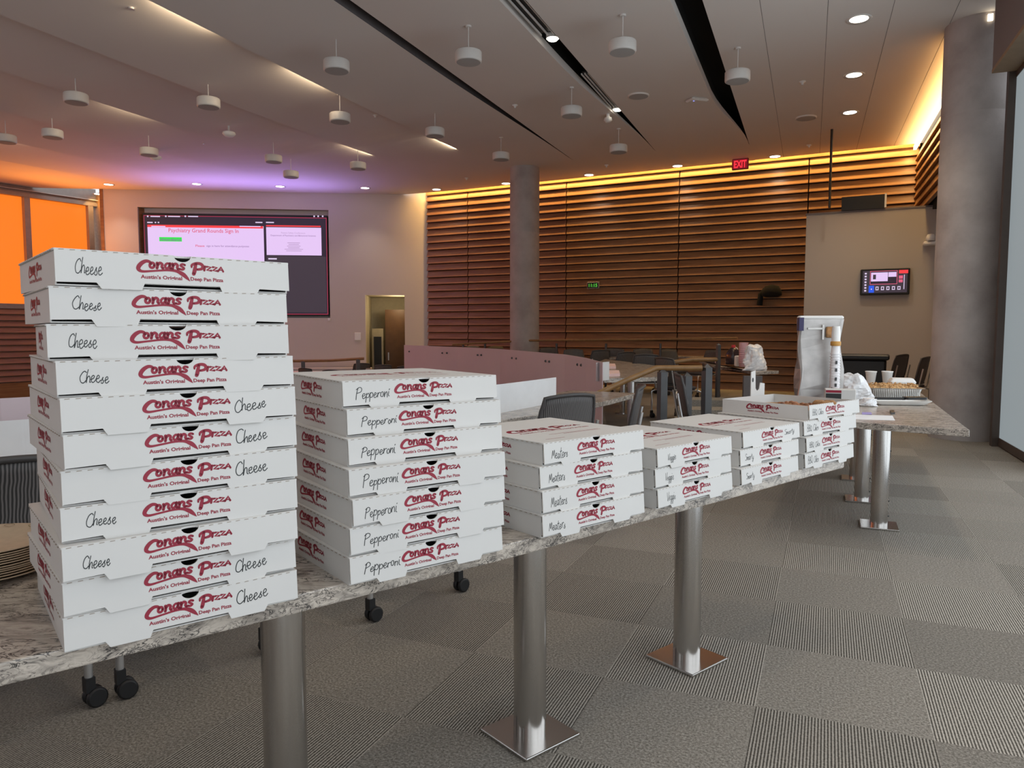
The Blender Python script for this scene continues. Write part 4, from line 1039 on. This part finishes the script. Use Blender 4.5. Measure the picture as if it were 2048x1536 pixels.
tag(MB().lathe([(.022, z0), (.022, CZ)], 12, (p.x, p.y, 0)).build('ceiling_pole', 'black'), 'thin black pole hanging from the ceiling to the partition top', 'pole')
p = atd(1741, 408, 13.0)
mn = thing('wall_monitor', Vector((p.x, p.y + .25, pz1 + .03)), 'black slanted screen back showing over the partition top', 'monitor', math.atan2(us.y, us.x))
MB().prism([(-.36, -.02), (.33, -.02), (.33, .02), (-.36, .02)], 0, .24).build('screen_back', 'black', mn); MB().box((.345, 0, .13), (.03, .05, .24)).build('white_edge', 'foam', mn); mn.children[1]['label'] = 'white edge strip'
# touch panel
x0, x1, z0, z1 = p_x(1723), p_x(1822), p_z(1772, 590), p_z(1772, 538)
tp = thing('touch_panel', Tp @ Vector(((x0 + x1) / 2, .05, (z0 + z1) / 2)), 'lit touch control panel on the grey partition', 'touch panel', math.atan2(us.y, us.x)); w_, h_ = x1 - x0, z1 - z0
MB().bevbox((0, 0, 0), (w_, .08, h_), .01).build('frame', 'black', tp)
TM = ['s_grey', 's_black', 's_lilac', 's_blue', 's_red', 's_white', 's_rose']
mb = MB()
def trect(a, b, c, d, mat, k=1): mb.add([((a - .5) * w_, -.042 - .002 * k, (b - .5) * h_), ((c - .5) * w_, -.042 - .002 * k, (b - .5) * h_), ((c - .5) * w_, -.042 - .002 * k, (d - .5) * h_), ((a - .5) * w_, -.042 - .002 * k, (d - .5) * h_)], [(0, 1, 2, 3)], TM.index(mat))
trect(.05, .08, .95, .93, 's_grey', 0); trect(.20, .40, .75, .92, 's_rose'); trect(.21, .42, .74, .90, 's_black', 2); trect(.22, .52, .56, .86, 's_lilac', 3); trect(.57, .68, .73, .86, 's_lilac', 3); trect(.78, .80, .96, .93, 's_red')
trect(.18, .09, .29, .36, 's_blue'); trect(.225, .2, .245, .25, 's_white', 2); trect(.26, .60, .32, .78, 's_grey', 4)
for k in range(5): trect(.32 + k * .11, .18, .38 + k * .11, .32, 's_white'); trect(.335 + k * .11, .21, .365 + k * .11, .29, 's_grey', 2)
for k in range(7): trect(.09, .14 + k * .11, .13, .20 + k * .11, 's_white')
trect(.88, .2, .895, .75, 's_white'); trect(.78, .60, .86, .72, 's_rose'); trect(.78, .46, .86, .57, 's_rose')
mb.build('display', TM, tp)
x, z = p_x(1860), p_z(1860, 482)
cmn = thing('dome_camera', Tp @ Vector((x, .12, z)), 'white dome camera on the grey partition beside the near concrete column', 'camera', math.atan2(us.y, us.x))
MB().lathe([(.001, .11), (.05, .10), (.072, .06), (.076, .02), (.06, -.01)], 24, caps=False).build('dome', 'foam', cmn); MB().bevbox((.0, .05, -.05), (.22, .18, .07), .02).build('bracket', 'foam', cmn)
# black bin in front of the partition
p = atd(1727, 760, 11.4)
bn = thing('black_cart', Vector((p.x, p.y, 0)), 'black covered cart standing against the grey partition', 'cart', math.atan2(us.y, us.x))
MB().bevbox((0, 0, .45), (.62, .5, .78), .03).build('body', 'black', bn); MB().bevbox((0, 0, .87), (.70, .56, .08), .02).build('lid', 'black', bn)

# ------------------------------------------------------------------ things on the counters
# paper plates behind the tallest stack
pb = at(12, 1150, TT)
def plate_mb():
    m = MB(); m.lathe([(.001, .0005), (.095, .0005), (.112, .007), (.138, .014), (.140, .0165), (.136, .0165), (.111, .0095), (.094, .003), (.001, .003)], 44, caps=False)
    for k in range(14):
        a0 = k * 2 * math.pi / 14
        for s_ in (-1, 1):
            pts = [(.118 + .016 * u, a0 + s_ * .09 * math.sin(u * math.pi)) for u in (0, .25, .5, .75, 1)]
            for q in range(4):
                (r0, t0), (r1, t1) = pts[q], pts[q + 1]; zz = lambda r: .0115 + (r - .112) / (.136 - .112) * .0058 + .0006
                w = .0016
                m.add([(r0 * math.cos(t0), r0 * math.sin(t0), zz(r0)), ((r0 + w) * math.cos(t0), (r0 + w) * math.sin(t0), zz(r0 + w)), ((r1 + w) * math.cos(t1), (r1 + w) * math.sin(t1), zz(r1 + w)), (r1 * math.cos(t1), r1 * math.sin(t1), zz(r1))], [(0, 1, 2, 3)], 1 + (k % 3 == 0))
    return m
pl0 = plate_mb().build('paper_plate', ['plate', 'leaf', 'leaf2'])
NP = 12
for k in range(NP):
    o = pl0 if k == 0 else pl0.copy()
    if k: col.objects.link(o)
    o.location = (pb.x - .06 + rl.uniform(-.003, .003), pb.y + .02 + rl.uniform(-.003, .003), TT + k * .0054); o.rotation_euler = (0, 0, rl.uniform(0, 6))
    nm = 'topmost' if k == NP - 1 else 'bottom one' if k == 0 else ['', 'second', 'third', 'fourth', 'fifth', 'sixth', 'seventh'][k] + ' from the bottom' if k < 7 else ['second', 'third', 'fourth', 'fifth', 'sixth'][NP - 2 - k] + ' from the top'
    tag(o, f'leaf-printed kraft paper plate, {nm} of the plate stack', 'plate', 'paper plates beside the tallest stack')
def sheet(name, quad, z, mat, label, cat='paper', th=.002, group=None):
    mb = MB(); mb.prism([tuple(at(x, y, z).xy) for x, y in quad], z, z + th); return tag(mb.build(name, mat), label, cat, group)
sheet('paper_sheet', [(38, 950), (62, 955), (84, 948), (60, 944)], TT, 'orange_red', 'orange paper on the second counter behind the black mesh chair')
sheet('paper_sheet', [(1212, 737), (1232, 737), (1230, 731), (1212, 731)], TT, 'pink_paper', 'pink paper stack farther back on the third counter', th=.03)
sheet('paper_sheet', [(1214, 753), (1240, 752), (1238, 745), (1214, 745)], TT, 'pink_paper', 'pink paper stack nearer on the third counter', th=.03)
sheet('envelope', [(1012, 801), (1050, 805), (1082, 797), (1058, 793)], TT, 'card_in', 'cream envelope on the second counter behind the white panel', 'envelope')
sheet('paper_sheet', [(1690, 838), (1790, 841), (1785, 832), (1696, 829)], TT, 'paper', 'white printed sheet at the front edge beside the open box stack')
qs = [at(x, y, TT) for x, y in ((1712, 836), (1742, 837), (1741, 834), (1713, 833))]
sheet('printed_card', [(1724, 829), (1744, 829), (1742, 825), (1724, 825)], TT + .0025, 'violet', 'small violet printed card behind the white sheet', 'card')
mb = MB(); mb.prism([tuple(at(x, y, TT).xy) for x, y in ((1782, 829), (1790, 828), (1787, 823), (1779, 824))], TT, TT + .012)
tag(mb.build('marker_cap', 'black'), 'small black marker lying on the tray counter', 'marker')

# foam plate with black server, foil tray of crumble
pc_ = at(1793, 808, TT)
def rrect(hx, hy, r, n=4): 
    out = []
    for cx, cy, a0 in ((hx - r, hy - r, 0), (-hx + r, hy - r, 90), (-hx + r, -hy + r, 180), (hx - r, -hy + r, 270)):
        for k in range(n + 1): a = R(a0 + 90 * k / n); out.append((cx + r * math.cos(a), cy + r * math.sin(a)))
    return out
fp = thing('foam_tray', Vector((pc_.x, pc_.y, TT)), 'white foam tray holding a black server in front of the foil tray', 'foam tray', R(-8))
prof = [(.70, .0), (.82, .004), (1.0, .03), (1.02, .034), (.99, .034), (.80, .010), (.5, .008)]
MB().rings([[(x * k, y * k, z) for x, y in rrect(.20, .13, .03)] for k, z in prof]).build('foam_dish', 'foam', fp)
sv = thing('serving_spatula', Vector((pc_.x - .01, pc_.y - .03, TT + .034)), 'black plastic server lying across the white foam tray', 'spatula', R(-6))
MB().bevbox((-.05, 0, .009), (.22, .026, .018), .005).build('handle', 'black', sv); MB().rings([[(x + .12, y, z + .02 * max(0, x)) for x, y in rrect(.075, .045, .02)] for z in (.004, .022)]).build('blade', 'black', sv)
tc_ = at(1794, 797, TT); tc_ = Vector((tc_.x + .02, tc_.y + .14, TT))
ft = thing('foil_tray', tc_, 'shiny foil tray filled with golden crumble', 'foil tray', R(-10))
rg = []
for k, z in ((.80, .0), (.83, .004), (.97, .075), (1.06, .078), (1.07, .082), (.97, .083), (.94, .078), (.81, .010)):
    pts = rrect(.205 * k, .14 * k, .03, 5); rg.append([(x * (1 + .010 * ((i % 2) * 2 - 1) * (z < .07)), y * (1 + .010 * ((i % 2) * 2 - 1) * (z < .07)), z) for i, (x, y) in enumerate(pts)])
m = MB(); m.rings(rg, caps=True)
for i in range(26): m.box((-.17 + i * .0136, -.137 + .0, .04), (.004, .008, .065))
m.build('foil_dish', 'foil', ft)
cr_ = thing('crumble_bake', tc_ + Vector((0, 0, .01)), 'golden crumble heaped in the foil tray', 'food', R(-10))
m = MB(); nx, ny = 26, 18; vs_ = []
for j in range(ny + 1):
    for i in range(nx + 1):
        u, v = -1 + 2 * i / nx, -1 + 2 * j / ny; e = max(abs(u), abs(v)); vs_.append((u * .185, v * .125, .062 + .028 * (1 - e ** 3) + rl.uniform(-.006, .010)))
m.add(vs_, [(j * (nx + 1) + i, j * (nx + 1) + i + 1, (j + 1) * (nx + 1) + i + 1, (j + 1) * (nx + 1) + i) for j in range(ny) for i in range(nx)])
for k in range(120): m.box((rl.uniform(-.17, .17), rl.uniform(-.115, .115), .088 + rl.uniform(0, .012)), (rl.uniform(.006, .018), rl.uniform(.006, .018), rl.uniform(.006, .014)), rl.uniform(0, 3))
o = m.build('crumble', 'crumb', cr_); o['kind'] = 'stuff'
# foam cups
for i, (px, py, lab) in enumerate(((1741, 770, 'white foam cup beside the crumpled bag'), (1774, 770, 'white foam cup right of the other, behind the foil tray'))):
    p = at(px, py, TT); p.y += .1; p.x += .05
    c = thing('foam_cup', p, lab, 'cup', 0, 'foam cups behind the foil tray')
    MB().lathe([(.034, .0), (.036, .002), (.051, .120), (.054, .122), (.0545, .132), (.050, .133), (.046, .118), (.032, .004), (.001, .004)], 32, caps=False).build('cup_body', 'foam', c)
p = at(1810, 778, TT)
fc = thing('foam_container', Vector((p.x + .1, p.y + .25, TT)), 'white foam takeout container behind the foil tray', 'container', R(-20))
MB().rings([[(x * k, y * k, z) for x, y in rrect(.11, .10, .02)] for k, z in ((.85, 0), (1., .045), (1.02, .047))]).build('container_base', 'foam', fc); MB().rings([[(x * k, y * k, z) for x, y in rrect(.11, .10, .02)] for k, z in ((1.02, .048), (.98, .06), (.80, .085))]).build('lid', 'foam', fc)
# crumpled plastic bags
def crumple(name, loc, sx, sy, sz, label, seed, mat='bag', T=None, cat='bag'):
    r = random.Random(seed); rings = []; ph = [r.uniform(0, 6.28) for _ in range(5)]
    for j in range(15):
        v = j / 14; k = (1.02 - .55 * max(0, v - .25) ** 1.3) * (1 if v < .93 else .6)
        ox, oy = sx * .16 * math.sin(3.1 * v + ph[0]), sy * .16 * math.sin(4.3 * v + ph[1])
        ring_ = []
        for i in range(26):
            t = i * math.pi / 13; q = k * (1 + .13 * math.sin(3 * t + 4 * v + ph[2]) + .10 * math.sin(5 * t - 9 * v + ph[3]) + r.uniform(-.07, .07))
            ring_.append((ox * (v > 0) + sx * q * math.cos(t), oy * (v > 0) + sy * q * math.sin(t), max(0, sz * (v + (0 if j in (0,) else .05 * math.sin(2 * t + 6 * v + ph[4]) * v))))) 
        rings.append(ring_)
    o = MB().rings(rings).build(name, mat); o.location = loc; return tag(o, label, cat)
p = at(1716, 800, TT); crumple('plastic_bag', Vector((p.x, p.y + .05, TT)), .10, .09, .20, 'crumpled white plastic bag between the foam cup and the open box stack', 3)
p = at(1738, 812, TT); crumple('plastic_wrap', Vector((p.x, p.y, TT)), .06, .05, .055, 'small crumpled clear wrap in front of the plastic bag', 5, cat='wrap')
# tall silver bag, cup sleeve, pink cup, dark cloths, carton in place of a smeared box
bs = Vector((2.13, 5.10, TT)); sb = thing('insulated_bag', bs, 'tall silver insulated bag standing behind the open pizza box', 'bag', R(-10))
rr_ = []
for j in range(10):
    v = j / 9; rr_.append([(x * (1.02 - .04 * v) + .012 * math.sin(v * 9 + y * 30), y * (1 - .55 * v) + .010 * math.sin(v * 7 + x * 20), .62 * v) for x, y in rrect(.142, .08, .02)])
MB().rings(rr_, smooth=False).build('bag_body', 'silver', sb)
MB().bevbox((0, -.0, .63), (.29, .085, .026), .008).build('folded_top', 'foam', sb); MB().box((-.132, -.02, .585), (.03, .075, .09)).build('corner_tab', 'navy', sb); sb.children[-1]['label'] = 'dark violet corner tab'
m = MB(); m.box((.01, -.052, .53), (.012, .012, .10)); m.box((-.04, -.052, .555), (.10, .012, .012)); m.bevbox((.075, -.05, .53), (.09, .02, .075), .006, mat=1); m.build('handle_patch', ['foam', 'crust'], sb)
p = Vector((2.155, 4.90, TT)); cs = thing('cup_sleeve', p, 'tall sleeve of white cups with an amber band in front of the silver bag', 'cup sleeve')
m = MB(); m.lathe([(.026, .13), (.032, .14), (.030, .30), (.026, .42), (.024, .44)], 20); 
for k in range(14): m.lathe([(.033, .15 + k * .018), (.034, .155 + k * .018)], 20)
m.build('stacked_cups', 'paper', cs); MB().lathe([(.030, .44), (.033, .445), (.033, .465), (.030, .47)], 20).build('band', 'gold', cs); MB().lathe([(.026, .47), (.028, .52), (.024, .57)], 20).build('sleeve_end', 'foam', cs)
m = MB()
for z in (.22, .28, .33, .18): m.box((-.006, -.034, z), (.012, .004, .022))
m.build('sleeve_print', 'ink', cs)
c = thing('pink_cup', Vector((p.x - .012, p.y - .07, TT)), 'upright pink plastic cup under the cup sleeve', 'cup'); MB().lathe([(.022, 0), (.024, .002), (.040, .145), (.042, .148), (.039, .148), (.022, .006)], 24, caps=False).lathe([(.022, .006), (.001, .006)], 24, caps=False).build('cup_body', 'pink', c)
for i, (x, y, sx, sz, lab) in enumerate(((2.05, 4.78, .05, .10, 'low dark cloth lump against the silver bag foot'), (2.10, 4.80, .035, .16, 'upright dark cloth lump beside the pink cup'))):
    crumple('dark_cloth', Vector((x, y, TT)), sx, .04, sz, lab, 9 + i, 'glove', cat='cloth')
lc = thing('carton_stand_in', Vector((1.955, 4.44, TT)), 'white carton standing in for a smeared pizza box beside the open one', 'carton', R(-20))  # carton shape made up for a smeared box with red lettering
MB().bevbox((.03, 0, .095), (.17, .10, .19), .004).build('carton_body', 'card', lc)
m = MB()
for z0, z1, mt in ((.02, .05, 1), (.055, .085, 0), (.10, .125, 1), (.13, .165, 1), (.17, .185, 0)): m.box((-.008, -.0512, (z0 + z1) / 2), (.085, .002, z1 - z0), mat=mt)
m.build('label_print', ['red', 'black'], lc)
# tea jug, cups and bag on the far counter
p = at(1466, 729, TT); p = Vector((p.x, p.y, TT)); jg = thing('tea_jug', p, 'dark tea jug with red cap on the far counter end', 'jug', R(30))
MB().rings([[(x * k, y * k, z) for x, y in rrect(.10, .085, .04)] for k, z in ((.92, 0), (1, .02), (1, .15), (.86, .20), (.55, .245), (.25, .27))], smooth=True).build('jug_body', 'soda', jg)
MB().lathe([(.028, .26), (.030, .27), (.030, .305), (.027, .31)], 16).build('cap', 'red_cap', jg); MB().tube([(.03, 0, .27), (.08, 0, .25), (.10, 0, .19), (.095, 0, .13)], .014, 10).build('handle', 'foam', jg); jg.children[-1]['label'] = 'clear handle'
p = at(1495, 735, TT); p = Vector((p.x, p.y + .2, TT)); c = thing('cup_stack', p, 'tall pink stack of cups behind the white bag', 'cup stack')
m = MB(); m.lathe([(.05, 0), (.062, .01), (.066, .34), (.068, .36)], 24)
for k in range(9): m.lathe([(.066, .06 + k * .032), (.069, .065 + k * .032), (.066, .07 + k * .032)], 24)
m.build('stacked_cups', 'pink', c)
p = at(1506, 741, TT); crumple('plastic_bag', Vector((p.x + .03, p.y + .05, TT)), .14, .10, .34, 'white plastic bag sagging over the far counter corner', 21)
p = at(1482, 733, TT); t = thing('napkin_pack', Vector((p.x - .02, p.y + .05, TT)), 'small white napkin pack between the jug and the cup stack', 'napkins'); MB().bevbox((0, 0, .08), (.11, .10, .16), .01).build('napkins', 'foam', t)
sheet('paper_sheet', [(1432, 729), (1441, 729), (1440, 724), (1430, 725)], TT, 'pink_paper', 'pink paper lying left of the tea jug', th=.02)
